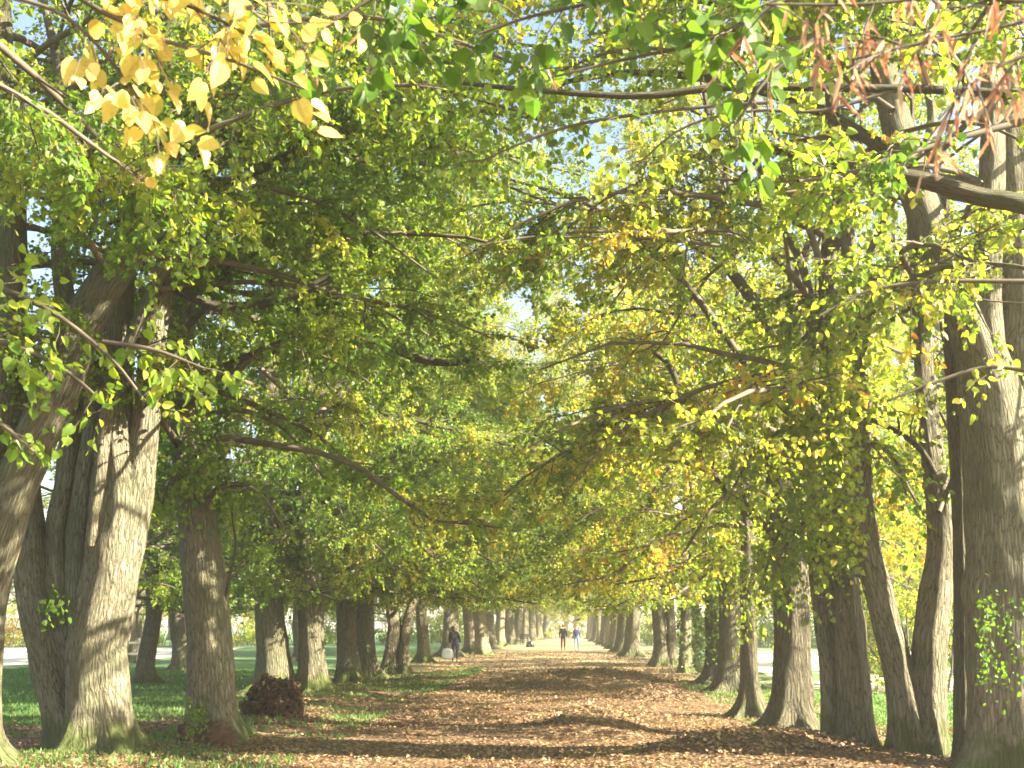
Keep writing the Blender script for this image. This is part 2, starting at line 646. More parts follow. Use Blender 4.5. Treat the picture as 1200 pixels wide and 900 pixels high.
    d = nrm(tg * .35 + rnd_dir(rng, m) * .75 + np.array([0, 0, -.45]))
    p = p + d * .03
    nn = nrm(np.array([0, 0, .75]) + rnd_dir(rng, m) * .75)
    L = leaf * rng.uniform(.65, 1.3, m)
    lv = np.clip(sb[si][ti] + rng.normal(size=m) * .09, .0, 1)
    kk = rng.uniform(size=m) < .93
    leaves = leaf_geo(p[kk], d[kk], nn[kk], L[kk], L[kk] * rng.uniform(.8, 1.0, kk.sum()), lv[kk], rng)
    return br, leaves


def px_stem(rows, Y0):
    """rows of (px, py, width px[, dY]) -> rows of (x,y,z,r)"""
    out = []
    for r in rows:
        Y = Y0 + (r[3] if len(r) > 3 else 0)
        p, t = at(r[0], r[1], Y)
        out.append([*p, r[2] * .5 * t / F])
    return out


def extend_up(rows, ztop, rng, r_end=.03, lean=.25):
    """continue a stem upwards into the crown"""
    a, b = np.array(rows[-2]), np.array(rows[-1])
    d = nrm((b - a)[:3])
    p, r = b[:3].copy(), b[3]
    n = 7
    if p[2] >= ztop - .5:
        return rows
    st = (ztop - p[2]) / n
    for k in range(n):
        d = nrm(d * .7 + np.array([rng.normal() * lean, rng.normal() * lean, .8]))
        p = p + d * st / max(.4, d[2])
        r = rows[-1][3] + (r_end - rows[-1][3]) * .3 if k else b[3] * .93
        rows = rows + [[*p, max(r_end, b[3] * .8 * (1 - (k + 1) / (n + .6)) ** 1.4)]]
    return rows


def finish_tree(root, trunk_buf, mat, br, leaves, extra_limb_bufs=(), leafmat=None, origin=(0, 0, 0)):
    o = np.asarray(origin, float)

    def loc(buf):
        buf.v = [v - o for v in buf.v]
        return buf
    link('trunk', loc(trunk_buf).mesh('trunk', mat, 'barkco', True), root)
    for b in extra_limb_bufs:
        link('limb', loc(b).mesh('limb', M_BARK_DARK, 'barkco', True), root)
    if br is not None:
        link('branches', loc(br).mesh('branches', M_TWIG, None, True), root)
        V, Fl, lv = leaves
        link('crown', leaf_mesh('crown', [(V - o, Fl, lv)], leafmat or M_LEAF), root)


TREES = []


def custom_tree(label, base, stems_px, Y=None, seed=0, mat=None, ztop=18, zb=4.2, reach=4.6, nlimb=20, dens=1., hue=.35, hue_var=.16,
                bias=(0, 0), limbs_px=(), flare=.9, lobes=5, zmin=2.6, group=None, flare_h=.35, extend=True, crown=True, keep=None, leaf=.068, thin=True,
                kind='lime tree'):
    rng = np.random.default_rng(seed)
    g = gnd(*base)
    Y = Y or g[1]
    root = empty('lime_tree', (g[0], g[1], 0))
    tag(root, label, 'tree', group)
    buf = Buf()
    stems = []
    for i, rows in enumerate(stems_px):
        main = rows[0][1] > base[1] - 25
        r3 = px_stem(rows, Y)
        if main:
            r3 = [[r3[0][0], r3[0][1], -.25, r3[0][3]]] + r3
        if extend:
            r3 = extend_up(r3, ztop * rng.uniform(.82, 1.05), rng)
        P, R = trunk_tube(buf, r3, rng, flare=flare if main else 0, lobes=lobes, flare_h=flare_h, sides=40 if main else 28)
        stems.append((P, R))
    lb, ex = [], []
    for rows in limbs_px:
        e = px_stem(rows, Y)
        b = Buf()
        trunk_tube(b, e, rng, sides=14, flare=0, flute=.04, step=.12)
        lb.append(b)
        ex.append(e)
    br = leaves = None
    if crown:
        br, leaves = grow(stems, rng, zb, ztop, reach, nlimb, dens, leaf, hue, hue_var, bias, zmin, extra=ex, keep=keep, thin=thin)
    finish_tree(root, buf, mat or M_BARK, br, leaves, lb, origin=(g[0], g[1], 0))
    TREES.append(root)
    return root


# ------------------------------------------------------------------ ground
def vnoise(x, y, s, seed):
    """smooth value noise on arrays"""
    x = np.asarray(x) / s + 37.7 * seed
    y = np.asarray(y) / s - 17.3 * seed
    xi, yi = np.floor(x), np.floor(y)
    fx, fy = x - xi, y - yi
    fx, fy = fx * fx * (3 - 2 * fx), fy * fy * (3 - 2 * fy)

    def h(a, b):
        v = np.sin(a * 127.1 + b * 311.7 + seed * 74.7) * 43758.5453
        return v - np.floor(v)
    return (h(xi, yi) * (1 - fx) + h(xi + 1, yi) * fx) * (1 - fy) + (h(xi, yi + 1) * (1 - fx) + h(xi + 1, yi + 1) * fx) * fy


def hgt(x, y):
    x, y = np.asarray(x, float), np.asarray(y, float)
    near = np.exp(-((y - 25) / 45) ** 2) * np.exp(-(x / 14) ** 2)
    h = near * (.10 * (vnoise(x, y, 2.6, 1) - .5) + .05 * (vnoise(x, y, .9, 2) - .5) + .025 * (vnoise(x, y, .35, 3) - .5))
    h += .16 * np.exp(-((x - 2.4) / 1.7) ** 2 - ((y - 14.6) / 1.5) ** 2)     # low rise by the right-hand trunks
    h += .20 * np.exp(-((x - .5) / 2.4) ** 2 - ((y - 33) / 2.2) ** 2)        # long hump across the track
    h += .14 * np.exp(-((x - .2) / 1.0) ** 2 - ((y - 19) / 1.6) ** 2)
    h += .10 * np.exp(-((x - 1.5) / 1.6) ** 2 - ((y - 26) / 2.0) ** 2)
    h += .10 * np.exp(-((x + 5.4) / .9) ** 2 - ((y - 24) / 9) ** 2)          # verge of the left row
    return h


xs = np.concatenate([-np.geomspace(2500, 13, 26), np.arange(-12.6, 9.6, .16), np.geomspace(10, 2500, 28)])
ys = np.concatenate([[-400, -120, -40, -12, 0, 6], np.arange(9, 46, .16), np.geomspace(46.3, 3000, 60)])
X, Yg = np.meshgrid(xs, ys)
idx = np.arange(X.size).reshape(X.shape)
q = np.stack([idx[:-1, :-1], idx[:-1, 1:], idx[1:, 1:], idx[1:, :-1]], -1).reshape(-1, 4)


def ground_mat():
    m, nt, out = new_mat('leaf_strewn_ground')
    geo = N(nt, 'NewGeometry')
    pos = geo.outputs['Position']
    sx = N(nt, 'SeparateXYZ')
    nt.links.new(pos, sx.inputs[0])
    wob = N(nt, 'TexNoise', i_Scale=.45, i_Detail=6., i_Roughness=.65)
    nt.links.new(pos, wob.inputs['Vector'])
    fine = N(nt, 'TexNoise', i_Scale=3.2, i_Detail=6., i_Roughness=.7)
    nt.links.new(pos, fine.inputs['Vector'])
    # litter: coloured cells the size of a leaf
    vo = N(nt, 'TexVoronoi', i_Scale=19.)
    nt.links.new(pos, vo.inputs['Vector'])
    sep = N(nt, 'SeparateColor')
    nt.links.new(vo.outputs['Color'], sep.inputs[0])
    lit = ramp(nt, sep.outputs[0], [(0, (.060, .032, .018)), (.3, (.085, .050, .030)), (.6, (.145, .088, .047)), (.85, (.24, .155, .08)), (1, (.35, .27, .15))])
    soil = ramp(nt, fine.outputs[0], [(.35, (.055, .034, .020)), (.7, (.15, .09, .045))])
    litter = mixc(nt, ramp(nt, fine.outputs[0], [(.36, .25), (.60, .95)]).outputs[0], soil.outputs[0], lit.outputs[0])
    # further along, the litter is painted paler to stand for grazing sunlight
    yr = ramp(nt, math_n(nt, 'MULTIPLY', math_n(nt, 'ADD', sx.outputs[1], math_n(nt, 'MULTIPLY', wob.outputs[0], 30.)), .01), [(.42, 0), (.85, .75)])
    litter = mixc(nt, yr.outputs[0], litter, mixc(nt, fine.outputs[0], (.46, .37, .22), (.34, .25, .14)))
    # grass
    gn = N(nt, 'TexNoise', i_Scale=26., i_Detail=4.)
    mp = N(nt, 'Mapping')
    mp.inputs['Scale'].default_value = (1, .35, 1)
    nt.links.new(pos, mp.inputs['Vector'])
    nt.links.new(mp.outputs[0], gn.inputs['Vector'])
    gcol = ramp(nt, gn.outputs[0], [(.3, (.055, .145, .058)), (.55, (.095, .22, .08)), (.75, (.16, .26, .10))])
    gpatch = mixc(nt, ramp(nt, wob.outputs[0], [(.4, 0), (.7, .55)]).outputs[0], gcol.outputs[0], (.13, .135, .045))
    # where the litter lies: between and just beyond the two rows
    dx = math_n(nt, 'ABSOLUTE', math_n(nt, 'ADD', sx.outputs[0], 1.2))
    nearf = math_n(nt, 'MULTIPLY', math_n(nt, 'SUBTRACT', 19.5, sx.outputs[1]), .9, clamp=True)
    dx = math_n(nt, 'SUBTRACT', dx, math_n(nt, 'MULTIPLY', nearf, 5.5))
    wv = math_n(nt, 'MULTIPLY_ADD', wob.outputs[0], 7.0)
    wv.node.inputs[2].default_value = -3.5
    wf = math_n(nt, 'MULTIPLY_ADD', fine.outputs[0], 5.0)
    wf.node.inputs[2].default_value = -2.5
    edge = math_n(nt, 'ADD', math_n(nt, 'ADD', dx, wv), wf)
    er = ramp(nt, math_n(nt, 'MULTIPLY', edge, .1), [(.42, 1), (.66, .45), (.95, .05)])
    col = mixc(nt, er.outputs[0], gpatch, litter)
    p = N(nt, 'BsdfPrincipled', i_Roughness=.8)
    p.inputs['Specular IOR Level'].default_value = .25
    nt.links.new(col, p.inputs['Base Color'])
    hh = math_n(nt, 'ADD', vo.outputs['Distance'], fine.outputs[0])
    b = N(nt, 'Bump', i_Strength=.7, i_Distance=.03)
    nt.links.new(hh, b.inputs['Height'])
    nt.links.new(b.outputs[0], p.inputs['Normal'])
    nt.links.new(p.outputs[0], out.inputs['Surface'])
    return m


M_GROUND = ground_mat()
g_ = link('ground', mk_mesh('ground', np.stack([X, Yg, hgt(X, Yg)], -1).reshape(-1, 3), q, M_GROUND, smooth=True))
tag(g_, kind='structure')

M_PALE = flat_mat('sunlit_pale_ground', (.60, .55, .44), .9, .15, 1.2, .2)  # sunlit glare of the open ground put into a pale colour


def sheet(name, pts, z, mat):
    rng = np.random.default_rng(7)
    pts = np.array(pts, float)
    P = []
    for a, b in zip(pts, np.roll(pts, -1, 0)):
        n = max(2, int(np.linalg.norm(b - a) / .8))
        for k in range(n):
            P.append(a + (b - a) * k / n + rng.normal(size=2) * .16)
    P = np.array(P)
    v = np.column_stack([P, np.full(len(P), z)])
    me = bpy.data.meshes.new(name)
    me.from_pydata([tuple(x) for x in v], [], [list(range(len(v)))])
    me.materials.append(mat)
    return tag(link(name, me), kind='structure')


sheet('sunlit_ground', [(5.9, 29.5), (14, 27), (30, 24), (80, 20), (80, 60), (34, 76), (12, 78), (8.2, 60), (6.8, 42)], .012, M_PALE)
sheet('sunlit_ground', [(-24, 47), (-21, 60), (-26, 90), (-120, 90), (-120, 42)], .012, M_PALE)

# ------------------------------------------------------------------ places the sun reaches through gaps cut in the crowns
for px, py, Y, r in ((225, 60, 3.4, .62), (290, 100, 3.4, .55), (130, 50, 3.4, .5), (1060, 50, 2.3, .5), (960, 60, 2.4, .45), (1150, 130, 2.3, .5),
                     (150, 620, 14.8, .50), (150, 560, 14.8, .40), (130, 720, 14.8, .42), (110, 800, 14.8, .32), (180, 500, 14.8, .35), (195, 380, 14.8, .35),
                     (250, 690, 15.6, 1.0), (240, 640, 15.6, .9), (248, 735, 15.6, .7), (250, 770, 15.6, .4), (1095, 800, 13.9, .5), (1090, 860, 13.9, .4), (1105, 650, 13.9, .35), (1092, 520, 13.9, .3),
                     (1195, 700, 12.4, .5), (1190, 560, 12.4, .5), (1195, 820, 12.4, .5), (985, 740, 14.5, .3), (1020, 760, 14.2, .25),
                     (560, 420, 25, 1.0), (720, 300, 22, 1.6), (800, 360, 20, 1.4), (650, 500, 35, 1.5), (860, 420, 17, 1.2),
                     (760, 200, 16, 1.0), (640, 200, 18, 1.0), (480, 300, 16, .8), (900, 600, 16, .6), (880, 690, 16, .5)):
    GAPS.append((at(px, py, Y)[0], r))
for gx, gy, r in ((-5.5, 13.6, .8), (-3, 14.2, .6), (-7.5, 13.5, .7), (1.5, 13.6, .8), (3, 13.2, .8), (3.6, 14.8, .5), (-2.5, 17.5, .3), (-4, 20, .5), (-5.2, 22, .4), (-1.5, 31, .7), (-3.5, 33, .8), (0, 36, .8),
                  (-2, 40, 1.2), (1.5, 38, 1.2), (-4, 45, 1.2), (1, 45, 1.5), (-2, 50, 1.5), (2, 52, 1.5), (-.5, 57, 2), (-3, 62, 2), (1.5, 66, 2), (-3, 72, 2), (1, 76, 2.5), (-2, 84, 2.5), (2, 92, 3), (-2, 100, 3), (1, 110, 3), (0, 125, 4), (0, 140, 4)):
    GAPS.append((np.array([gx, gy, .1]), r))

rngG = np.random.default_rng(88)
for _ in range(90):
    GAPS.append((np.array([rngG.uniform(-5, .5), rngG.uniform(13.5, 42), rngG.uniform(3.5, 10.5)]), rngG.uniform(.3, .62)))

# ------------------------------------------------------------------ the near trees
def clear_view(P):
    return np.ones(len(P), bool)


custom_tree('lime at the left picture edge with a dark stem leaning up to the right', (-34, 897), [
    [(-36, 897, 66), (-30, 800, 56), (-20, 700, 52), (8, 600, 50), (39, 522, 48), (75, 440, 47), (105, 367, 45), (135, 318, 42), (158, 280, 40), (172, 235, 42), (180, 195, 38), (188, 130, 30), (200, 40, 24)],
    [(-40, 800, 50, .2), (-25, 680, 46, .2), (-6, 560, 42, .2), (6, 470, 40, .2), (12, 380, 36, .2), (14, 290, 32, .2), (12, 180, 28, .2), (4, 60, 22, .2)]],
    seed=11, zb=6.0, nlimb=16, reach=4.4, hue=.38, bias=(.1, -.1), mat=M_BARK, zmin=4.6,
    limbs_px=[[(172, 245, 16), (200, 215, 13), (249, 171, 11), (290, 120, 9), (330, 60, 6)]])

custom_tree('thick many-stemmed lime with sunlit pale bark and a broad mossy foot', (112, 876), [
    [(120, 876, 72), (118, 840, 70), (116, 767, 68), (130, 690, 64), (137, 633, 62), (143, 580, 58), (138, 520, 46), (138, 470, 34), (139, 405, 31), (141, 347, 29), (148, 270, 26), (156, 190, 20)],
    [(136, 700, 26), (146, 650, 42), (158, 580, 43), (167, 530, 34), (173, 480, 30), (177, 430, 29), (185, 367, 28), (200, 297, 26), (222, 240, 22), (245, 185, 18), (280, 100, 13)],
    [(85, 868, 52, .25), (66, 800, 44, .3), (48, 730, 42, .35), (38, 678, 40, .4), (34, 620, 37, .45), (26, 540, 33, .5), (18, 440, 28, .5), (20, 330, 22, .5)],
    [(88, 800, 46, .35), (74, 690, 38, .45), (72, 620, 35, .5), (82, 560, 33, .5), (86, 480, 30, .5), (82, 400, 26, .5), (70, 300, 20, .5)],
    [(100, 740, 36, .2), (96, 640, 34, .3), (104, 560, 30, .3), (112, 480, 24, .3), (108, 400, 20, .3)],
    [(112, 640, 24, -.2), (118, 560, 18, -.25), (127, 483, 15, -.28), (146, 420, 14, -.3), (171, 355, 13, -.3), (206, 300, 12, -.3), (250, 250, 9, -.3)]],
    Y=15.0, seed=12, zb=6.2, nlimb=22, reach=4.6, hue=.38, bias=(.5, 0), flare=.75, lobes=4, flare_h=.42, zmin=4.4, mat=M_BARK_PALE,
    limbs_px=[[(190, 330, 14), (260, 360, 13), (330, 350, 12), (395, 322, 11), (437, 296, 8)], [(222, 240, 14), (320, 190, 13, -.4), (430, 150, 11, -.8), (540, 130, 9, -1.2), (650, 140, 5, -1.6)], [(240, 200, 12), (330, 110, 11, .4), (440, 60, 9, .8), (560, 40, 6, 1.2)]])

custom_tree('stout single lime trunk with a brown rotten hollow at its flared foot', (250, 866), [
    [(250, 866, 60), (249, 835, 56), (246, 767, 51), (243, 720, 50), (240, 690, 50), (234, 633, 46), (224, 560, 40), (216, 480, 36), (212, 400, 32), (216, 320, 28), (225, 220, 22), (235, 120, 16)]],
    seed=13, zb=4.0, nlimb=24, reach=5.0, hue=.38, bias=(.5, .1), flare=.95, lobes=4, zmin=2.9, mat=M_BARK_PALE,
    limbs_px=[[(216, 450, 16), (270, 430, 15), (330, 405, 14), (400, 391, 13), (440, 398, 12), (490, 420, 10), (530, 425, 8), (562, 421, 5)], [(225, 220, 13), (320, 150, 12, .8), (450, 110, 9, 1.6), (590, 100, 5, 2.2)],
              [(263, 705, 4), (270, 672, 3.4), (276, 640, 3), (272, 600, 2.4), (276, 560, 1.5)]])

custom_tree('shaded lime trunk standing behind a brown leafy burr', (320, 812), [
    [(320, 812, 42), (320, 770, 37), (314, 700, 31), (312, 640, 29), (312, 560, 26), (316, 470, 22), (312, 380, 18), (318, 300, 14)]],
    seed=14, ztop=22, zb=2.5, nlimb=36, reach=5.6, hue=.38, bias=(.5, 0), zmin=2.3, mat=M_BARK_MOSS,
    limbs_px=[[(313, 600, 12), (345, 592, 12), (380, 580, 12), (410, 569, 11), (440, 556, 10), (470, 547, 9), (510, 541, 8), (555, 541, 6)],
              [(316, 520, 9), (380, 498, 8), (430, 496, 7), (500, 494, 5), (545, 480, 3)]])

custom_tree('fourth lime of the left row, straight trunk with bright green moss at its foot', (368, 812), [
    [(368, 812, 36), (366, 775, 30), (364, 720, 28), (362, 680, 27), (360, 600, 23), (362, 500, 19), (356, 420, 15)]],
    seed=15, ztop=22, zb=2.5, nlimb=34, reach=5.6, hue=.40, bias=(.5, 0), zmin=2.2, mat=M_BARK_MOSS)
custom_tree('grey lime trunk with one green mossy root, beside a closely matching neighbour on its right', (409, 801), [
    [(409, 801, 28), (407, 770, 24), (405, 720, 22), (404, 690, 21), (402, 620, 18), (404, 540, 15)]],
    seed=16, ztop=22, zb=2.5, nlimb=32, reach=5.6, hue=.42, bias=(.5, 0), zmin=2.2, mat=M_BARK_MOSS)
custom_tree('lime trunk seen just right of the trunk with one green mossy root', (430, 795), [
    [(430, 795, 26), (429, 760, 22), (428, 720, 20), (428, 690, 19), (426, 620, 16), (424, 540, 13)]],
    seed=17, ztop=22, zb=2.5, nlimb=32, reach=5.6, hue=.4, bias=(.2, 0), zmin=2.3, mat=M_BARK)
custom_tree('twin-trunked lime in the left row with both trunks leaning right', (462, 790), [
    [(455, 790, 20), (459, 760, 17), (462, 735, 16), (459, 705, 14), (462, 650, 12), (466, 590, 9)],
    [(471, 789, 17), (473, 760, 12), (476, 733, 11), (482, 710, 10), (490, 688, 8), (500, 660, 6), (508, 620, 5)]],
    seed=18, ztop=22, zb=2.5, nlimb=32, reach=5.6, hue=.42, bias=(.5, 0), zmin=2.5, mat=M_BARK, flare=.6)
custom_tree('slim upright lime behind the white-bag carrier, with a mossy clump at its foot', (496, 777), [
    [(496, 777, 18), (496, 755, 14), (494, 720, 13), (494, 690, 12), (492, 630, 10)]],
    seed=19, ztop=22, zb=2.5, nlimb=32, reach=5.6, hue=.45, bias=(.5, 0), zmin=2.5, mat=M_BARK_MOSS)

# right row
custom_tree('big lime at the right edge with furrowed bark, forking into three heavy limbs', (1178, 903), [
    [(1184, 903, 92), (1182, 850, 88), (1179, 750, 84), (1178, 640, 80), (1172, 540, 78), (1164, 470, 74), (1152, 420, 60), (1128, 350, 48), (1103, 300, 43), (1082, 245, 41), (1062, 190, 38), (1046, 130, 33), (1032, 60, 27)],
    [(1172, 520, 48, -.1), (1164, 440, 40, -.12), (1158, 380, 35, -.1), (1157, 330, 33, -.1), (1160, 250, 31, -.1), (1163, 180, 28, -.1), (1160, 90, 23, -.1)],
    [(1192, 520, 54, .2), (1196, 440, 50, .25), (1196, 360, 46, .25), (1195, 280, 44, .25), (1190, 180, 38, .25), (1180, 60, 30, .25)]],
    seed=21, ztop=14, zb=6.4, nlimb=20, reach=4.6, hue=.48, bias=(-.2, 0), flare=.5, mat=M_BARK_PALE, zmin=4.6,
    limbs_px=[[(1062, 190, 16), (960, 130, 14, .5), (850, 95, 12, 1), (740, 85, 9, 1.5), (640, 100, 5, 2)], [(1046, 130, 14), (940, 40, 12, .3), (820, 0, 9, .6), (700, -10, 5, 1)]])
custom_tree('thin pole-like lime trunk beside the big right-edge lime', (1130, 894), [
    [(1130, 894, 24), (1128, 840, 20), (1127, 700, 18), (1125, 600, 18), (1121, 500, 20), (1117, 430, 18), (1114, 340, 15), (1108, 250, 12)]],
    seed=22, zb=5.6, nlimb=8, reach=2.6, hue=.50, flare=.35, ztop=11, zmin=4.4, mat=M_BARK)
custom_tree('lime forked low into a V, its right stem brightly sunlit', (1076, 889), [
    [(1070, 889, 50), (1064, 850, 42), (1056, 800, 36), (1042, 745, 34), (1028, 690, 33), (1016, 640, 30), (1009, 575, 26), (1007, 510, 25), (1008, 430, 23), (1002, 350, 20), (990, 250, 17), (980, 160, 13)],
    [(1085, 885, 46), (1087, 840, 42), (1088, 790, 40), (1090, 740, 38), (1099, 680, 35), (1104, 630, 33), (1098, 570, 29), (1089, 500, 25), (1083, 440, 22), (1079, 350, 20), (1072, 230, 16)]],
    seed=23, zb=5.6, nlimb=18, reach=4.2, hue=.50, bias=(-.1, 0), flare=.45, mat=M_BARK_PALE, zmin=4.0,
    limbs_px=[[(1098, 560, 8, -.1), (1080, 528, 7, -.2), (1050, 505, 6, -.3), (1020, 492, 5, -.4), (1002, 486, 4, -.4)]])
custom_tree('straight grey lime trunk between the V-forked lime and a slimmer leaning one', (1005, 884), [
    [(1007, 884, 46), (1004, 850, 41), (999, 780, 37), (993, 720, 35), (988, 660, 33), (982, 600, 30), (978, 520, 26), (972, 430, 22), (968, 330, 17)]],
    seed=24, zb=4.2, nlimb=20, reach=4.2, hue=.50, bias=(-.25, 0), mat=M_BARK, flare=.35, zmin=2.9)
custom_tree('slim leaning lime trunk with one sunlit flank, left of the straight grey trunk', (976, 881), [
    [(978, 881, 30), (976, 840, 26), (972, 780, 25), (965, 720, 25), (960, 670, 24), (957, 610, 22), (955, 540, 19), (950, 450, 15)]],
    seed=25, zb=4.2, nlimb=14, reach=3.6, hue=.52, bias=(-.25, 0), mat=M_BARK_PALE, flare=.4, zmin=3.0)
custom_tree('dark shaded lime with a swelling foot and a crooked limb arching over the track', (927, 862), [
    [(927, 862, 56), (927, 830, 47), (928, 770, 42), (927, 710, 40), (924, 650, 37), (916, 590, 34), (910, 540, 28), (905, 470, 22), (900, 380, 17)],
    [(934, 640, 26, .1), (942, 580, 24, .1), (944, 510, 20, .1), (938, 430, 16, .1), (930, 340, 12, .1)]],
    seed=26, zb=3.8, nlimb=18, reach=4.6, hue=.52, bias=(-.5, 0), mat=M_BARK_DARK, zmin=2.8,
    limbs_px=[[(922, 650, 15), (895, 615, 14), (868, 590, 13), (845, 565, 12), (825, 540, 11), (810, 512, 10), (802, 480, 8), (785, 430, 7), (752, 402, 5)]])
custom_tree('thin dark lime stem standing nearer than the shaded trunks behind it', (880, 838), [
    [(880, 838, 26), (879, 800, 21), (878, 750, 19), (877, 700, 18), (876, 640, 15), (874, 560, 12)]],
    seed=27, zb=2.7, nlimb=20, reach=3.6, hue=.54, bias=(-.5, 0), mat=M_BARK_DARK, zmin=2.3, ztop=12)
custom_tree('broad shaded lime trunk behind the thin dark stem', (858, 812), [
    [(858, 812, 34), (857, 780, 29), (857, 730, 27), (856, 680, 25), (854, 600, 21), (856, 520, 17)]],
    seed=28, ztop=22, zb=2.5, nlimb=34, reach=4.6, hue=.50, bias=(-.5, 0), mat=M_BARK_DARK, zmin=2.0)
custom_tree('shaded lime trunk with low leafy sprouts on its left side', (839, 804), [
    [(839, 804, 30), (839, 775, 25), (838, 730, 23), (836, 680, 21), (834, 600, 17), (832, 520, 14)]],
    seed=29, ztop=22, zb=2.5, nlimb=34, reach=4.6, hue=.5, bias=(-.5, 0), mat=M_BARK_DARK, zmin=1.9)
ivy_tree = custom_tree('pale lime trunk dappled with climbing ivy', (802, 789), [
    [(803, 789, 17), (803, 760, 13), (804, 730, 12), (803, 700, 11), (802, 650, 9)],
    [(812, 790, 18, .4), (811, 760, 14, .4), (813, 720, 13, .4), (812, 660, 11, .4)]],
    seed=30, ztop=22, zb=2.5, nlimb=30, reach=4.4, hue=.54, bias=(-.5, 0), mat=M_BARK_PALE, zmin=2.2, flare=.5)
custom_tree('lime forked close to the ground into a thick and a slender trunk', (778, 781), [
    [(774, 781, 22), (774, 755, 16), (772, 730, 15), (771, 705, 15), (775, 670, 14), (778, 620, 11)],
    [(785, 781, 14), (787, 755, 11), (786, 730, 11), (784, 700, 12), (790, 660, 9)]],
    seed=31, ztop=22, zb=2.5, nlimb=32, reach=4.4, hue=.5, bias=(-.5, 0), mat=M_BARK, zmin=2.4, flare=.5)

# ------------------------------------------------------------------ shared lime for the far part of the avenue
PROTO = []


def make_proto(seed, hue, mat, reach=5.1, ztop=18.5):
    rng = np.random.default_rng(seed)
    root = empty('lime_tree', (0, 0, 0))
    buf = Buf()
    rows = [[0, 0, -.3, .36], [0, 0, .8, .32], [rng.normal() * .1, rng.normal() * .1, 2.6, .29], [rng.normal() * .2, rng.normal() * .2, 5.0, .24]]
    rows = extend_up(rows, ztop, rng, lean=.3)
    st = [trunk_tube(buf, rows, rng, sides=20, step=.3)]
    r2 = [[*rows[3][:3], .17], [rows[3][0] + rng.normal() * .7, rows[3][1] + rng.normal() * .5, 6.6, .13]]
    st.append(trunk_tube(buf, extend_up(r2, ztop * .9, rng), rng, sides=12, step=.4, flare=0))
    br, lv = grow(st, rng, 2.8, ztop, reach, 32, 1.0, hue=hue, hue_var=.14, zmin=2.4, gaps=False, thin='local')
    finish_tree(root, buf, mat, br, lv)
    PROTO.append(root)


make_proto(101, .40, M_BARK)
make_proto(102, .48, M_BARK_PALE)
make_proto(103, .58, M_BARK)
used = set()


def copy_tree(k, loc, rot, scl, label, group, cat='tree'):
    src = PROTO[k]
    if k not in used:
        o = src
        used.add(k)
    else:
        o = src.copy()
        C.objects.link(o)
        for ch in src.children:
            c = ch.copy()
            C.objects.link(c)
            c.parent = o
    o.location = loc
    o.rotation_euler = (0, 0, rot)
    o.scale = scl
    return tag(o, label, cat, group)


rngF = np.random.default_rng(5)
far_left = [(528, 770), (551, 765), (564, 767), (573, 761), (586, 757.5), (597, 755.5), (606, 754), (615, 752.4), (624, 751), (632, 749.8), (639, 748.8)]
far_right = [(742, 769), (731, 764), (722, 760.5), (716, 757.8), (709, 755.4), (704, 753.4), (699, 751.8), (695, 750.4), (691, 749.2)]
for i, p in enumerate(far_left):
    g = gnd(*p)
    lab = {0: 'far lime trunk directly behind the white-bag carrier', 1: 'pale sunlit far lime trunk just right of the white-bag carrier',
           2: 'far lime trunk with a sunlit right flank, second right of the white-bag carrier'}.get(i, 'small pale lime trunk far down the left row of the avenue')
    s = rngF.uniform(.92, 1.1)
    copy_tree(1 if i in (1, 2, 4, 7) else (i % 2) * 2, (g[0], g[1], 0), PI + rngF.uniform(-.6, .6), (s * 1.3, s * 1.15, s * rngF.uniform(1.25, 1.45)), lab, 'far trees of the left row' if i > 2 else None)
for i, p in enumerate(far_right):
    g = gnd(*p)
    lab = {0: 'first lime beyond the low-forked tree, far down the right row', 3: 'pale sunlit lime trunk on the right just past the two walkers'}.get(i, 'small lime far down the right row of the avenue')
    s = rngF.uniform(.92, 1.1)
    copy_tree(1 if i in (3, 5) else 2, (g[0], g[1], 0), rngF.uniform(-.6, .6), (s * 1.3, s * 1.15, s * rngF.uniform(1.25, 1.45)), lab, 'far trees of the right row' if i not in (0, 3) else None)
# trees closing the end of the avenue
for i, (x, y, s) in enumerate([(-4, 178, 1.0), (.5, 170, .95), (4, 180, 1.0), (-9, 186, 1.2), (9, 188, 1.2), (-1, 195, 1.3)]):
    copy_tree(2 if i % 2 else 1, (x, y, 0), i * 1.3, (s, s, s), 'yellow lime closing the far end of the avenue', 'trees at the end of the avenue')

# second, looser line of trees outside the avenue
for i, (x, y, s, k) in enumerate([(-12.5, 33, .8, 0), (-15, 43, .9, 0), (-13, 54, .9, 1), (-19, 60, 1.0, 0), (-14, 72, 1.0, 2), (-17, 86, 1.0, 0)]):
    copy_tree(k, (x, y, 0), PI + i * 2.3, (s, s, s), 'lime of the outer line seen through gaps between the left-row trunks', 'outer limes on the left')
for i, (x, y, s, k) in enumerate([(11.3, 31.5, 1.1, 1), (10.4, 40, 1.1, 2), (14.5, 47, 1.0, 1), (13, 58, .95, 2), (18, 50, 1.0, 0), (19, 68, 1.1, 2), (15, 78, 1.0, 1)]):
    copy_tree(k, (x, y, 0), i * 2.3, (s, s, s), 'lime of the outer line seen through gaps between the right-row trunks', 'outer limes on the right')

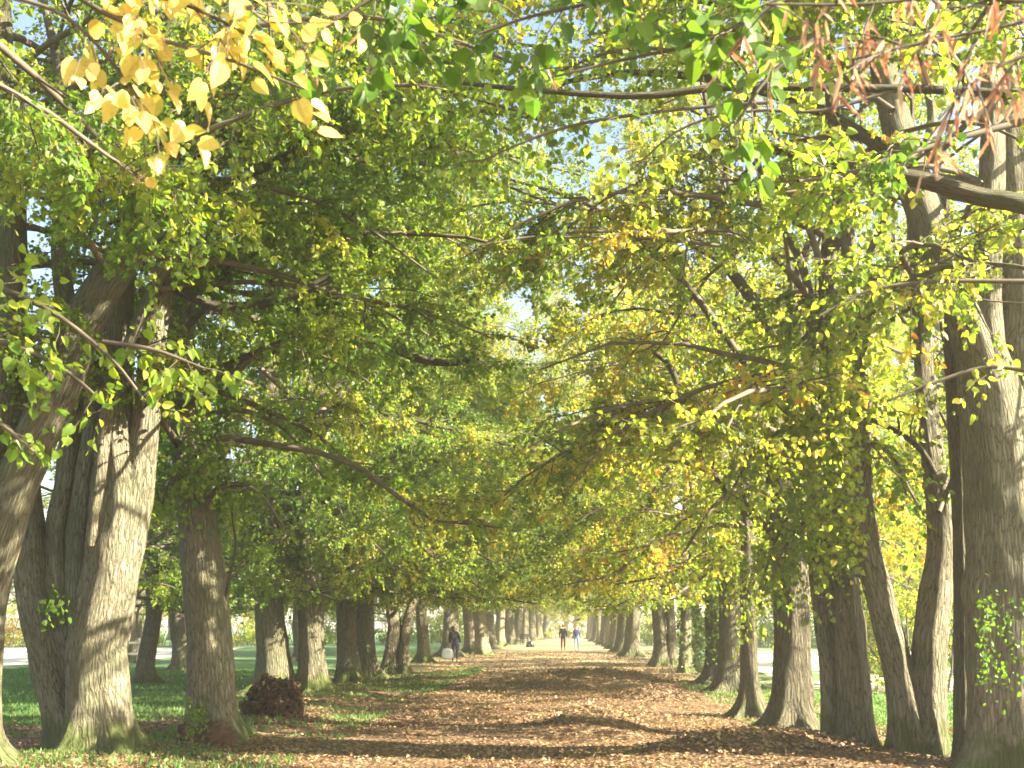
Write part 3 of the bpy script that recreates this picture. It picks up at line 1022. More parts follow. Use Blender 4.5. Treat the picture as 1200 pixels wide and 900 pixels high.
# ------------------------------------------------------------------ trees and bushes beyond the two lawns
for i, (x, y, s, k) in enumerate([(-36, 62, .95, 2), (-30, 88, 1.1, 1), (-45, 84, 1.1, 0), (-58, 72, 1.1, 2), (-62, 100, 1.2, 1), (-40, 118, 1.2, 2), (-25, 128, 1.1, 0),
                                  (-78, 96, 1.2, 0), (-50, 140, 1.3, 2), (-22, 108, 1.0, 1)]):
    copy_tree(k, (x, y, -.3), i * 2.1, (s * 1.15, s * 1.15, s), 'autumn tree standing beyond the left lawn', 'trees beyond the left lawn')
for i, (x, y, s, k) in enumerate([(33, 66, .9, 1), (41, 84, 1.0, 2), (28, 95, 1.0, 0), (52, 74, 1.0, 2), (36, 116, 1.1, 1), (58, 104, 1.2, 0), (22, 122, 1.1, 2), (46, 58, .9, 0),
                                  (70, 88, 1.2, 2), (19, 100, 1.0, 1)]):
    copy_tree(k, (x, y, -.3), i * 1.7, (s * 1.15, s * 1.15, s), 'autumn tree standing beyond the right lawn', 'trees beyond the right lawn')
g = gnd(157, 777)
copy_tree(1, (g[0], g[1], 0), 1.0, (.9, .9, .85), 'lone lime on the left lawn with pale wooden guard rails at its foot', None)


def bush(name, label, cat, loc, size, n, seed, hue, leaf=.11, group=None, mat=None, hv=.12):
    """a rounded, uneven mass of twigs and leaves standing on short stems"""
    rng = np.random.default_rng(seed)
    root = empty(name, loc)
    tag(root, label, cat, group)
    sx_, sy_, sz_ = size
    nb = 14 + int(sx_ * sy_ * .5)
    th = rng.uniform(0, 6.28, nb)
    base = np.stack([rng.uniform(-.4, .4, nb) * sx_, rng.uniform(-.4, .4, nb) * sy_, np.full(nb, -.1)], 1)
    d = nrm(np.stack([np.cos(th) * .35, np.sin(th) * .35, np.ones(nb)], 1))
    SP = walk(base, d, sz_ * rng.uniform(.6, .95, nb), 6, .25, .12, rng)
    b = Buf()
    b.add(*tubes(SP, np.linspace(.035, .008, 6)[None].repeat(nb, 0), 5))
    link('stems', b.mesh('stems', M_TWIG, None, True), root)
    nc = max(30, n // 40)
    cc = nrm(rng.normal(size=(nc, 3))) * rng.uniform(.45, 1.0, (nc, 1)) ** .5
    cc[:, 2] = np.abs(cc[:, 2]) if True else 0
    cc = cc * np.array([sx_ / 2, sy_ / 2, sz_ * .95]) * (1 + .18 * rng.normal(size=(nc, 1)))
    cc[:, 2] = np.maximum(cc[:, 2], .08 * sz_ + rng.uniform(0, .2, nc))
    i = rng.integers(0, nc, n)
    p = cc[i] + rng.normal(size=(n, 3)) * np.array([.22, .22, .18])
    p[:, 2] = np.maximum(p[:, 2], .03)
    dd = nrm(rnd_dir(rng, n) + np.array([0, 0, -.3]))
    nn = nrm(rnd_dir(rng, n) + np.array([0, 0, .6]))
    lv = np.clip(hue + rng.normal(size=nc)[i] * hv + rng.normal(size=n) * .08, 0, 1)
    L = leaf * rng.uniform(.7, 1.3, n)
    V, Fl, l = leaf_geo(p, dd, nn, L, L * .8, lv, rng)
    link('foliage', leaf_mesh('foliage', [(V, Fl, l)], mat or M_LEAF), root)
    return root


rngB = np.random.default_rng(44)
for i, (px, w, h_, hue, Y) in enumerate([(20, 9, 4.2, .97, 92), (95, 10, 5, .8, 96), (180, 11, 6.5, .74, 95), (262, 9, 5.5, .70, 98), (340, 10, 6, .55, 104), (430, 10, 5, .4, 110), (500, 9, 5, .5, 115), (545, 8, 5, .6, 122)]):
    p = at(px, 740, Y)[0]
    bush('bush', ['russet hedge bush beyond the far end of the left lawn, behind the pale strip', 'yellow-brown bush beyond the left lawn', 'bright yellow bush beyond the lawn, seen left of the hollow-footed trunk',
                  'yellow-green bush beyond the lawn, seen right of the hollow-footed trunk', 'green bush beyond the lawn behind the burr', 'dark green bush behind the mossy left-row trunks',
                  'green bush behind the twin-trunked lime', 'pale green bush behind the white-bag carrier'][i], 'bush', (p[0], p[1], 0), (w, 5, h_), 5000, 60 + i, hue, leaf=.17)
for i, (px, w, h_, hue, Y) in enumerate([(790, 9, 4, .5, 105), (865, 10, 3.2, .12, 96), (950, 13, 3.4, .06, 92), (1035, 12, 3.2, .08, 90), (1110, 12, 3.6, .12, 88), (1190, 12, 4, .2, 86)]):
    p = at(px, 740, Y)[0]
    bush('bush', ['green bush behind the ivy-clad trunk', 'dark green bush beyond the pale strip, left of the swelling-footed lime', 'dark evergreen bush beyond the pale strip, right of the swelling-footed lime',
                  'dark evergreen bush seen left through the V-forked lime', 'dark bush beyond the lawn, seen right of the V-forked lime', 'bush beyond the lawn hidden mostly by the big right-edge lime'][i],
         'bush', (p[0], p[1], 0), (w, 5, h_), 5000, 80 + i, hue, leaf=.17)
for i, (x, y, w, h_) in enumerate([(-7, 160, 9, 7), (1, 166, 10, 8), (8, 161, 9, 6.5)]):
    bush('bush', 'glowing yellow bush closing the far end of the track', 'bush', (x, y, 0), (w, 5, h_), 4200, 120 + i, .72, leaf=.22, group='yellow bushes at the end of the track')
p = at(1075, 690, 30)[0]
bush('bush', 'orange and green shrub seen between the stems of the V-forked lime', 'bush', (p[0], p[1], 0), (4.0, 3.0, 5.2), 5200, 91, .62, leaf=.11, hv=.26)


# ------------------------------------------------------------------ trees beside the photographer whose boughs hang into view
def spray(name, parent, rows, Y, rng, ntw, nleaf, size, mat, hue, tw_len=.35, hue_var=.2, origin=(0, 0, 0), drop=.5, bracts=0, spread=.8, bough=True, tspan=(.2, 1.0)):
    """one near branch with side twigs and well-formed leaves"""
    o = np.asarray(origin, float)
    s = smooth_line(px_stem(rows, Y), 16)
    P, R = s[:, :3], s[:, 3]
    b = Buf()
    b.add(*tubes(P[None] - o, R[None], 8))
    n = ntw
    t = rng.uniform(tspan[0], tspan[1], n) * 14.99
    i = t.astype(int)
    p = P[i] + (P[i + 1] - P[i]) * (t - i)[:, None]
    tg = nrm(P[i + 1] - P[i])
    d = nrm(tg * .5 + rnd_dir(rng, n) * spread + np.array([0, 0, -.2]))
    TP = walk(p, d, rng.uniform(.5, 1.2, n) * tw_len, 5, drop, .14, rng)
    kk_ = keep_mask(TP[:, 2])
    TP = TP[kk_]
    n = len(TP)
    b.add(*tubes(TP - o, np.tile(np.linspace(.0032, .0012, 5), (n, 1)), 5))
    ti = np.repeat(np.arange(n), nleaf)
    m = len(ti)
    t = (np.tile(np.linspace(.25, 1.0, nleaf), n) + rng.uniform(-.08, .08, m)).clip(0, .999) * 4
    i = t.astype(int)
    p = TP[ti, i] + (TP[ti, i + 1] - TP[ti, i]) * (t - i)[:, None]
    d = nrm(nrm(TP[ti, i + 1] - TP[ti, i]) * .5 + rnd_dir(rng, m) * .75 + np.array([.25, 0, -.55]))
    pet = rng.uniform(.02, .05, (m, 1))
    q0 = p + nrm(d + np.array([0, 0, .4])) * pet
    b.add(*tubes(np.stack([p, (p + q0) / 2, q0], 1) - o, np.full((m, 3), .0009), 3))
    nn = nrm(rnd_dir(rng, m) + np.array([.35, -.35, .35]))
    L = size * rng.uniform(.45, 1.2, m)
    lv = np.clip(rng.normal(hue, hue_var, m), 0, 1)
    obj = link(name, b.mesh(name, M_TWIG, None, True), parent)
    if nleaf:
        V, Fl, l = leaf_geo(q0 - o, d, nn, L, L * rng.uniform(.68, 1.0, m), lv, rng, fine=True)
        link('leaves', leaf_mesh('leaves', [(V, Fl, l)], mat), obj)
    if bracts:
        m = bracts
        ti = rng.integers(0, n, m)
        p = TP[ti, rng.integers(1, 5, m)]
        d = nrm(rnd_dir(rng, m) * .6 + np.array([0, 0, -1.]))
        nn = nrm(rnd_dir(rng, m) + np.array([0, -.3, 0]))
        L = rng.uniform(.05, .095, m)
        V, Fl, l = leaf_geo(p - o, d, nn, L, L * .15, rng.uniform(0, 1, m), rng)
        link('dry_blossoms', leaf_mesh('dry_blossoms', [(V, Fl, l)], M_BRACT), obj)
    return obj


rngN = np.random.default_rng(77)


def side_tree(label, x, y, seed, hue, nlimb=20, zmin=4.4, ztop=14, zb=5.2, reach=4.6, rtr=.36, keep=None, dens=1.0, bias=(0, 0)):
    rng = np.random.default_rng(seed)
    root = empty('lime_tree', (x, y, 0))
    tag(root, label, 'tree')
    buf = Buf()
    rows = [[x, y, -.3, rtr], [x, y, .9, rtr * .9], [x + .05, y, 2.6, rtr * .82], [x - .1, y + .1, 4.6, rtr * .7]]
    st = [trunk_tube(buf, extend_up(rows, ztop, rng), rng, sides=24, step=.2)]
    br, lv = grow(st, rng, zb, ztop, reach, nlimb, dens, hue=hue, zmin=zmin, bias=bias, keep=keep, thin=True)
    finish_tree(root, buf, M_BARK, br, lv, origin=(x, y, 0))
    return root, np.array([x, y, 0.])


def off_lens(P):
    # no crown twig closer to the photographer than a few metres
    return (np.linalg.norm(P - CAM, axis=1) > 7.0) | (P[:, 1] < 1.0)


NL, oL = side_tree('lime outside the left edge whose bright yellow leaf spray hangs into the top left corner', -6.4, 5.6, 201, .3, keep=off_lens, bias=(.2, .3), nlimb=22)
NR, oR = side_tree('lime outside the right edge whose thick bare bough crosses the upper right corner', 5.4, 8.4, 202, .5, keep=off_lens, bias=(-.5, .1), nlimb=12, ztop=11, rtr=.3)
NB, oB = side_tree('lime beside the photographer whose dry orange seed bracts dangle at the top right', 4.3, 2.6, 203, .4, keep=off_lens, bias=(-.3, .3), nlimb=5, zb=6, ztop=10, rtr=.26)

# bright yellow spray, top left
for rows, ntw, hue in (([(-260, -140, 26, 1.2), (-60, -60, 14, .4), (60, -5, 8), (170, 60, 6), (280, 95, 5), (370, 130, 3)], 15, .35),
                       ([(60, -5, 7), (150, 10, 6), (240, 35, 5), (310, 70, 3)], 16, .25),
                       ([(20, 20, 6), (90, 45, 5), (150, 105, 4), (185, 170, 2.5)], 9, .3),
                       ([(110, -60, 7), (200, -30, 6), (270, 10, 4), (330, 55, 3)], 11, .35)):
    rows = [(r_[0] - 14, r_[1] - 26, *r_[2:]) for r_ in rows]
    spray('leaf_spray', NL, rows, 3.3, rngN, ntw + 4, 4, .078, M_YELLOW, hue, tw_len=.27, origin=oL, drop=.9, bracts=5, spread=.7)
# greener sprays hanging at the left edge
for rows, ntw in (([(-120, 300, 14), (-20, 330, 8), (60, 365, 6), (130, 420, 4), (170, 470, 3)], 14), ([(-90, 380, 12), (0, 400, 7), (70, 430, 5), (120, 470, 3)], 14),
                  ([(-90, 460, 10), (-10, 490, 6), (40, 530, 4)], 8), ([(120, 400, 5), (180, 410, 5), (240, 432, 3)], 9)):
    spray('leaf_spray', NL, rows, 7.0, rngN, ntw, 8, .085, M_LEAF, .48, tw_len=.5, origin=oL, hue_var=.1, drop=.8)
# leaves close overhead, top centre, their shade put into a darker green
for rows, ntw in (([(1000, -60, 9), (900, 10, 7), (820, 50, 5), (730, 70, 4), (650, 90, 3)], 13), ([(820, -50, 7), (720, -5, 5), (620, 20, 4), (560, 40, 3)], 12),
                  ([(960, 40, 6), (900, 90, 5), (860, 150, 3)], 7), ([(560, -60, 6), (470, -20, 5), (400, 20, 4), (350, 60, 3)], 12)):
    spray('leaf_spray', NB, rows, 3.8, rngN, ntw, 7, .08, M_LEAF, .14, tw_len=.34, origin=oB, hue_var=.12, drop=.8, bracts=4)
# orange bracts, top right
for rows, ntw in (([(1330, -40, 12), (1220, 0, 7), (1120, -5, 5), (1010, 5, 4), (900, 5, 3)], 16), ([(1300, 60, 9), (1220, 60, 6), (1150, 90, 4), (1100, 140, 3)], 12),
                  ([(1290, 0, 9), (1180, 30, 5), (1080, 50, 4), (1000, 70, 3)], 13)):
    spray('leaf_spray', NB, rows, 2.6, rngN, ntw, 0, .06, M_YELLOW, .6, tw_len=.20, origin=oB, drop=1.0, bracts=70)
# the bare bough across the upper right and a thin one above it
for rows, Yb in (([(1420, 300, 30, .6), (1215, 243, 24), (1150, 231, 22), (1080, 211, 20), (1000, 197, 18), (940, 181, 16), (888, 169, 14)], 8.0),
                 ([(1380, 160, 26, .4), (1240, 118, 13), (1100, 105, 10), (1000, 103, 9), (850, 102, 9), (750, 112, 8), (620, 105, 6), (520, 95, 4)], 8.0)):
    b = Buf()
    trunk_tube(b, px_stem(rows, Yb), rngN, sides=18, flare=0, flute=.05, step=.08)
    b.v = [v - oR for v in b.v]
    link('bough', b.mesh('bough', M_BARK_DARK, 'barkco', True), NR)
for rows, Yb, ntw in (([(160, 190, 7), (330, 120, 6), (480, 100, 5), (640, 140, 3)], 9.5, 90), ([(300, 30, 7), (430, 20, 6), (540, 50, 5), (640, 90, 3)], 8.5, 70)):
    spray('leaf_spray', NL, rows, Yb, rngN, ntw, 9, .075, M_LEAF, .36, tw_len=.8, origin=oL, hue_var=.12, drop=.8, spread=1.0)
spray('leaf_spray', NR, [(960, 40, 6), (840, 60, 5), (720, 60, 4), (600, 110, 2)], 9.5, rngN, 70, 9, .075, M_LEAF, .5, tw_len=.8, origin=oR, hue_var=.12, drop=.8, spread=1.0)
spray('leaf_spray', NR, [(1050, 105, 5), (960, 130, 4), (880, 130, 4), (800, 150, 3), (740, 200, 2)], 8.0, rngN, 22, 8, .08, M_LEAF, .62, tw_len=.6, origin=oR, hue_var=.1, drop=.7)
spray('leaf_spray', NR, [(1200, 330, 7), (1100, 330, 5), (1020, 340, 4), (960, 370, 3)], 9.5, rngN, 16, 7, .08, M_LEAF, .66, tw_len=.6, origin=oR, hue_var=.1, drop=.7)
spray('leaf_spray', NR, [(1230, 440, 7), (1160, 430, 5), (1090, 450, 4), (1040, 470, 3)], 9.8, rngN, 14, 7, .08, M_LEAF, .70, tw_len=.5, origin=oR, hue_var=.1, drop=.7)
spray('leaf_spray', NR, [(900, 120, 5), (780, 130, 4), (660, 150, 4), (560, 190, 2)], 8.5, rngN, 24, 8, .08, M_LEAF, .45, tw_len=.6, origin=oR, hue_var=.14, drop=.7)


# ------------------------------------------------------------------ ivy and sprouts on trunks
def leaf_cluster(name, parent, pts, n, size, hue, rng, sig=.12, mat=None, hv=.1, label=None):
    pts = np.asarray(pts, float)
    o = np.array(parent.location)
    i = rng.integers(0, len(pts), n)
    p = pts[i, :3] + rng.normal(size=(n, 3)) * sig
    if pts.shape[1] > 3:                       # hug the trunk of radius pts[:,3]
        a = rng.uniform(0, 2 * PI, n)
        rr = pts[i, 3] + rng.uniform(.0, .14, n)
        p = pts[i, :3] + np.stack([np.cos(a) * rr, np.sin(a) * rr, rng.normal(size=n) * sig], 1)
    L = size * rng.uniform(.6, 1.3, n)
    V, Fl, l = leaf_geo(p - o, nrm(rnd_dir(rng, n) + np.array([0, 0, -.6])), nrm(rnd_dir(rng, n) + np.array([0, -.4, .4])), L, L * .9, np.clip(rng.normal(hue, hv, n), 0, 1), rng)
    ob = link(name, leaf_mesh(name, [(V, Fl, l)], mat or M_LEAF), parent)
    if label:
        ob['label'] = label
    return ob


rngI = np.random.default_rng(9)
T = {t['label'][:22]: t for t in TREES}


def tr(s):
    return [t for t in TREES if t['label'].startswith(s)][0]


leaf_cluster('ivy', ivy_tree, [[*at(803 + 9 * (k % 2), 786 - k * 4, gnd(802, 789)[1] + .4 * (k % 2))[0], .18] for k in range(28)], 900, .09, .12, rngI)
leaf_cluster('ivy', tr('big lime at the right'), [[*at(1205, 800 - k * 9, 12.3)[0] + 0, .40] for k in range(12)], 420, .055, .08, rngI, hv=.12)
leaf_cluster('sprout_foliage', tr('thick many-stemmed'), [at(70, 718, 14.7)[0], at(62, 705, 14.7)[0], at(82, 722, 14.7)[0]], 70, .075, .35, rngI, sig=.09)
leaf_cluster('sprout_foliage', tr('stout single lime'), [at(228, 830 + 5 * k, 15.4)[0] for k in range(6)], 130, .05, .25, rngI, sig=.09)
leaf_cluster('sprout_foliage', tr('stout single lime'), [[*at(222, 590 - k * 11, gnd(250, 866)[1])[0], .45] for k in range(16)], 1500, .08, .25, rngI, sig=.25)
leaf_cluster('sprout_foliage', tr('shaded lime trunk standing behind'), [[*at(314, 690 - k * 12, gnd(320, 812)[1])[0], .7] for k in range(12)], 2200, .08, .3, rngI, sig=.3)
leaf_cluster('sprout_foliage', tr('shaded lime trunk with low'), [[*at(834, 770 - k * 8, gnd(839, 804)[1])[0], .4] for k in range(16)], 1300, .085, .35, rngI, sig=.25)
leaf_cluster('sprout_foliage', tr('slim upright lime'), [[*at(488, 770, gnd(488, 772)[1])[0] - np.array([0, 0, .15]), .12]], 260, .08, .1, rngI, sig=.16)
leaf_cluster('sprout_foliage', tr('broad shaded lime'), [[*at(857, 700 - k * 10, gnd(858, 812)[1])[0], .5] for k in range(10)], 900, .085, .42, rngI, sig=.3)
leaf_cluster('sprout_foliage', tr('straight grey lime'), [[*at(980 - k * .6, 630 - k * 10, 13.9)[0], .22] for k in range(22)], 1300, .075, .55, rngI, sig=.42)
leaf_cluster('sprout_foliage', tr('slim leaning lime'), [[*at(957 - k * .4, 640 - k * 11, 14.2)[0], .25] for k in range(20)], 1300, .075, .55, rngI, sig=.42)
leaf_cluster('sprout_foliage', tr('dark shaded lime'), [[*at(915 - k * .6, 600 - k * 11, 16.4)[0], .3] for k in range(20)], 1300, .075, .55, rngI, sig=.4)
leaf_cluster('sprout_foliage', tr('lime forked low'), [[*at(1008, 470 - k * 10, 13.4)[0], .22] for k in range(14)], 700, .08, .55, rngI, sig=.25)
for nm, base, segs in (
        ('straight grey lime', (1005, 884), ([(985, 610, 7), (960, 600, 6, -.3), (930, 625, 4, -.6), (905, 670, 3, -.8)], [(980, 540, 7), (1020, 520, 6, -.4), (1050, 540, 4, -.7), (1062, 580, 3, -.8)],
                                              [(978, 520, 8), (940, 500, 6, -.2), (890, 520, 5, -.5), (860, 570, 3, -.8)])),
        ('slim leaning lime', (976, 881), ([(957, 600, 6), (940, 590, 5, -.3), (915, 620, 4, -.5), (890, 690, 3, -.7)], [(958, 640, 6), (975, 625, 5, -.3), (995, 640, 3, -.5)])),
        ('dark shaded lime', (927, 862), ([(916, 590, 8), (880, 570, 7, -.3), (840, 590, 5, -.7), (800, 650, 3, -1)], [(922, 640, 7), (895, 640, 5, -.3), (880, 680, 4, -.5), (872, 720, 3, -.6)],
                                          [(940, 560, 8), (975, 540, 6, .4), (1005, 560, 4, .8)])),
        ('thin dark lime', (880, 838), ([(877, 670, 5), (850, 655, 4, .3), (820, 680, 3, .6)], [(876, 620, 5), (845, 600, 4, 0), (800, 610, 3, .2), (770, 650, 2, .3)])),
        ('stout single', (250, 866), ([(234, 600, 8), (260, 570, 7, -.3), (300, 575, 5, -.6), (335, 620, 3, -.8)], [(226, 570, 8), (205, 560, 6, -.5), (190, 590, 4, -.7)], [(226, 540, 8), (240, 520, 6, -.6), (235, 560, 3, -.8)],
                                      [(220, 500, 9), (270, 480, 7, .3), (330, 500, 5, .6), (380, 560, 3, .8)])),
        ('shaded lime trunk standing', (320, 812), ([(312, 640, 6), (345, 635, 5, -.5), (370, 660, 3, -.8)], [(312, 620, 6), (290, 620, 5, -.5), (275, 660, 3, -.8)], [(312, 600, 7), (330, 640, 4, -1.0), (335, 700, 2, -1.1)]))):
    t_ = tr(nm)
    for rows in segs:
        spray('hanging_bough', t_, rows, gnd(*base)[1] - .1, rngI, 42, 8, .082, M_LEAF, .50 if base[0] > 600 else .40, tw_len=.6, origin=np.array(t_.location), hue_var=.12, drop=.8, spread=.95)
for nm, Yb, rows, ntw, hue in (
        ('dark shaded lime', 16.4, [(905, 470, 10), (800, 330, 8, .5), (700, 245, 6, 1), (580, 205, 3, 1.5)], 130, .46),
        ('broad shaded lime', 25, [(856, 520, 8), (760, 330, 7, .5), (660, 225, 5, 1), (560, 165, 3, 1.5)], 150, .44),
        ('stout single', 15.4, [(225, 220, 10), (380, 190, 8, .5), (520, 195, 6, 1), (640, 235, 3, 1.5)], 150, .36),
        ('shaded lime trunk standing', 23.5, [(318, 300, 8), (430, 205, 7, .5), (550, 175, 5, 1), (680, 205, 3, 1.5)], 150, .38),
        ('stout single', 15.6, [(235, 120, 9), (380, 60, 7, .5), (520, 45, 5, 1), (680, 60, 3, 1.5)], 140, .36),
        ('big lime', 13.2, [(1046, 130, 9), (940, 60, 7, .6), (820, 30, 5, 1.2), (690, 40, 3, 1.8)], 110, .48),
        ('straight grey', 14.2, [(970, 330, 9), (930, 230, 7, .3), (870, 160, 5, .6), (800, 125, 3, .9)], 120, .48),
        ('lime forked low', 13.9, [(1000, 340, 8), (1040, 250, 7, .3), (1085, 170, 5, .6), (1130, 110, 3, .9)], 100, .5),
        ('lime forked low', 13.9, [(1079, 350, 8), (1110, 290, 7, .5), (1150, 220, 5, 1), (1200, 180, 3, 1.4)], 90, .5),
        ('straight grey', 14.5, [(968, 330, 8), (1000, 220, 6, .8), (1010, 120, 5, 1.4), (990, 30, 3, 1.9)], 110, .48),
        ('lime forked low', 14.2, [(1100, 600, 6), (1120, 540, 5, .5), (1100, 480, 4, .9), (1060, 440, 2, 1.2)], 60, .5)):
    t_ = tr(nm)
    spray('hanging_bough', t_, rows, Yb, rngI, ntw, 9, .082, M_LEAF, hue, tw_len=1.0, origin=np.array(t_.location), hue_var=.12, drop=.8, spread=1.0, tspan=(.12, 1.0))
# rotten hollow at the foot of the stout trunk: crumbling brown wood
gH = gnd(250, 868)


def lump(name, loc, size, mat, seed, amp=.22, parent=None, res=28, freq=2.4, zcut=True):
    """an uneven heap: dome with noise"""
    u = np.linspace(0, 2 * PI, res * 2, endpoint=False)
    v = np.linspace(0, PI / 2 if zcut else PI, res)
    U, Vv = np.meshgrid(u, v)
    d = np.stack([np.sin(Vv) * np.cos(U), np.sin(Vv) * np.sin(U), np.cos(Vv)], -1)
    f = 1 + amp * (vnoise(d[..., 0] * freq + d[..., 2], d[..., 1] * freq, 1., seed) - .5) * 2 + amp * .5 * (vnoise(d[..., 0] * freq * 3, d[..., 1] * freq * 3 + d[..., 2] * 4, 1., seed + 1) - .5) * 2
    P = d * f[..., None] * np.asarray(size)
    if zcut:
        P[-1, :, 2] = -.15
    idx = np.arange(P.shape[0] * P.shape[1]).reshape(P.shape[:2])
    a, b = idx[:-1], idx[1:]
    q = np.stack([a, b, np.roll(b, -1, 1), np.roll(a, -1, 1)], -1).reshape(-1, 4)
    return P.reshape(-1, 3), q, f


M_ROT = flat_mat('rotten_brown_wood', (.065, .035, .020), .95, .6, 14, .8)
P, q, _ = lump('hollow', None, (.40, .24, .27), M_ROT, 4, amp=.4)
tS = tr('stout single lime')
oH = np.array([gH[0] - .02, gH[1] - .46, 0])
ob = link('rotten_hollow', mk_mesh('rotten_hollow', P + oH - np.array(tS.location), q, M_ROT, smooth=True), tS)
ob['label'] = 'crumbling rusty-brown rotten wood at the foot'

# ------------------------------------------------------------------ burr and heaps of leaves
gB = gnd(309, 849)
root = empty('burr_heap', (gB[0], gB[1] + .4, 0))
tag(root, 'dark brown rounded burr heaped with dead leaves, in front of the left-row trunk behind it', 'burr')
P, q, f = lump('burr', None, (.50, .44, .66), M_BROWNLEAF, 8, amp=.2)
M_BURR = flat_mat('burr_bark', (.045, .025, .016), .95, .55, 16, .9)
link('core', mk_mesh('core', P, q, M_BURR, smooth=True), root)
rng = np.random.default_rng(31)
i = rng.integers(0, len(P) - 56, 1700)
p = P[i] * rng.uniform(.97, 1.12, (len(i), 1))
d = nrm(rnd_dir(rng, len(i)) + P[i] * .6)
L = rng.uniform(.05, .10, len(i))
link('dead_leaves', leaf_mesh('dead_leaves', [leaf_geo(p, d, nrm(P[i] + .6 * rnd_dir(rng, len(i))), L, L * .8, rng.uniform(0, 1, len(i)), rng)], M_BROWNLEAF), root)

M_PILE = flat_mat('damp_leaf_mould', (.16, .085, .04), .9, .5, 9, .6)
for label, x, y, size, sd_, n, hue in (
        ('long low heap of raked leaves lying across the track', .75, 33.5, (2.8, 1.5, .22), 41, 2400, .45),
        ('small rounded leaf heap with a shadowed face on the right half of the track', 1.75, 25.6, (1.1, .9, .20), 42, 1200, .15),
        ('low grassy heap of leaves nearest the middle of the track', .35, 19.4, (1.2, 1.3, .12), 43, 1000, .5),
        ('broad sunlit leaf heap in the right foreground', 2.2, 14.8, (1.5, 1.0, .11), 44, 2400, .5),
        ('small leaf heap beside the long low heap, on its left side', -.45, 30.5, (1.2, .9, .22), 45, 700, .4)):
    z0 = float(hgt(x, y))
    root = empty('leaf_heap', (x, y, z0))
    tag(root, label, 'leaf heap', 'heaps of raked leaves on the track')
    rng = np.random.default_rng(sd_)
    ph = rng.uniform(0, 6.28, 3)

    def hz_(a, b_):
        th_ = np.arctan2(b_ / size[1], a / size[0])
        rr = np.hypot(a / size[0], b_ / size[1]) / (1 + .14 * np.sin(2 * th_ + ph[0]) + .10 * np.sin(3 * th_ + ph[1]) + .06 * np.sin(5 * th_ + ph[2]))
        k_ = np.clip(1 - rr ** 2, -.3, 1)
        h0 = size[2] * np.sign(k_) * np.abs(k_) ** 1.25
        h0 = h0 + np.clip(k_, 0, 1) * size[2] * (.7 * (vnoise(a, b_, .55, sd_) - .5) + .4 * (vnoise(a, b_, .22, sd_ + 1) - .5))
        return h0 + (hgt(x + a, y + b_) - z0)
    gx_, gy_ = np.meshgrid(np.linspace(-1.25, 1.25, 70) * size[0], np.linspace(-1.25, 1.25, 70) * size[1])
    ix = np.arange(4900).reshape(70, 70)
    q = np.stack([ix[:-1, :-1], ix[:-1, 1:], ix[1:, 1:], ix[1:, :-1]], -1).reshape(-1, 4)
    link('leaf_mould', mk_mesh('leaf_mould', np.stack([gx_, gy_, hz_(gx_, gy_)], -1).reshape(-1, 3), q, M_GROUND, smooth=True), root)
    r_, a_ = np.sqrt(rng.uniform(0, 1, n)) * 1.02, rng.uniform(0, 2 * PI, n)
    px0, py0 = r_ * np.cos(a_) * size[0], r_ * np.sin(a_) * size[1]
    p = np.stack([px0, py0, hz_(px0, py0) + rng.uniform(.006, .045, n)], 1)
    L = .055 * rng.uniform(.7, 1.3, n)
    link('loose_leaves', leaf_mesh('loose_leaves', [leaf_geo(p, rnd_dir(rng, n) * np.array([1, 1, .4]), nrm(np.array([0, 0, 1.]) + .6 * rnd_dir(rng, n)), L, L * .85,
                                                          np.clip(rng.normal(hue, .24, n), 0, 1), rng)], M_LITTER), root)

# ------------------------------------------------------------------ fallen leaves and grass
rng = np.random.default_rng(3)
px_, py_, sz = [], [], []
for y0, y1, dens, s in ((11.5, 16, 330, .050), (16, 22, 240, .054), (22, 32, 130, .060), (32, 48, 60, .07), (48, 75, 22, .085)):
    x0, x1 = (-13, 7.5) if y0 < 20 else (-9.5, 7.5) if y0 < 32 else (-10.5, 7)
    n = int((x1 - x0) * (y1 - y0) * dens)
    x = rng.uniform(x0, x1, n)
    y = rng.uniform(y0, y1, n)
    edge = np.clip(1.25 - (np.maximum(np.abs(x + 1.2) - np.clip((19.5 - y) * .9, 0, 1) * 5, 0) / 6.3) ** 3 * .75, .08, 1)
    pat = vnoise(x, y, 1.3, 5) * .7 + vnoise(x, y, .4, 6) * .5
    k = rng.uniform(size=n) < edge * np.clip(pat * 1.35 - .1, .12, 1)
    px_.append(x[k]), py_.append(y[k]), sz.append(np.full(k.sum(), s))
x, y, s = map(np.concatenate, (px_, py_, sz))
n = len(x)
p = np.stack([x, y, hgt(x, y) + rng.uniform(.006, .03, n)], 1)
L = s * rng.uniform(.65, 1.3, n)
d = rnd_dir(rng, n) * np.array([1, 1, .3])
lvn = np.clip(.20 + .5 * vnoise(x, y, 1.1, 9) + rng.normal(size=n) * .2, 0, 1)
fl = link('fallen_leaves', leaf_mesh('fallen_leaves', [leaf_geo(p, d, nrm(np.array([0, 0, 1.]) + .42 * rnd_dir(rng, n)), L, L * .85, lvn, rng)], M_LITTER))
tag(fl, 'brown and golden fallen lime leaves strewn over the track and verges', 'leaf litter', kind='stuff')

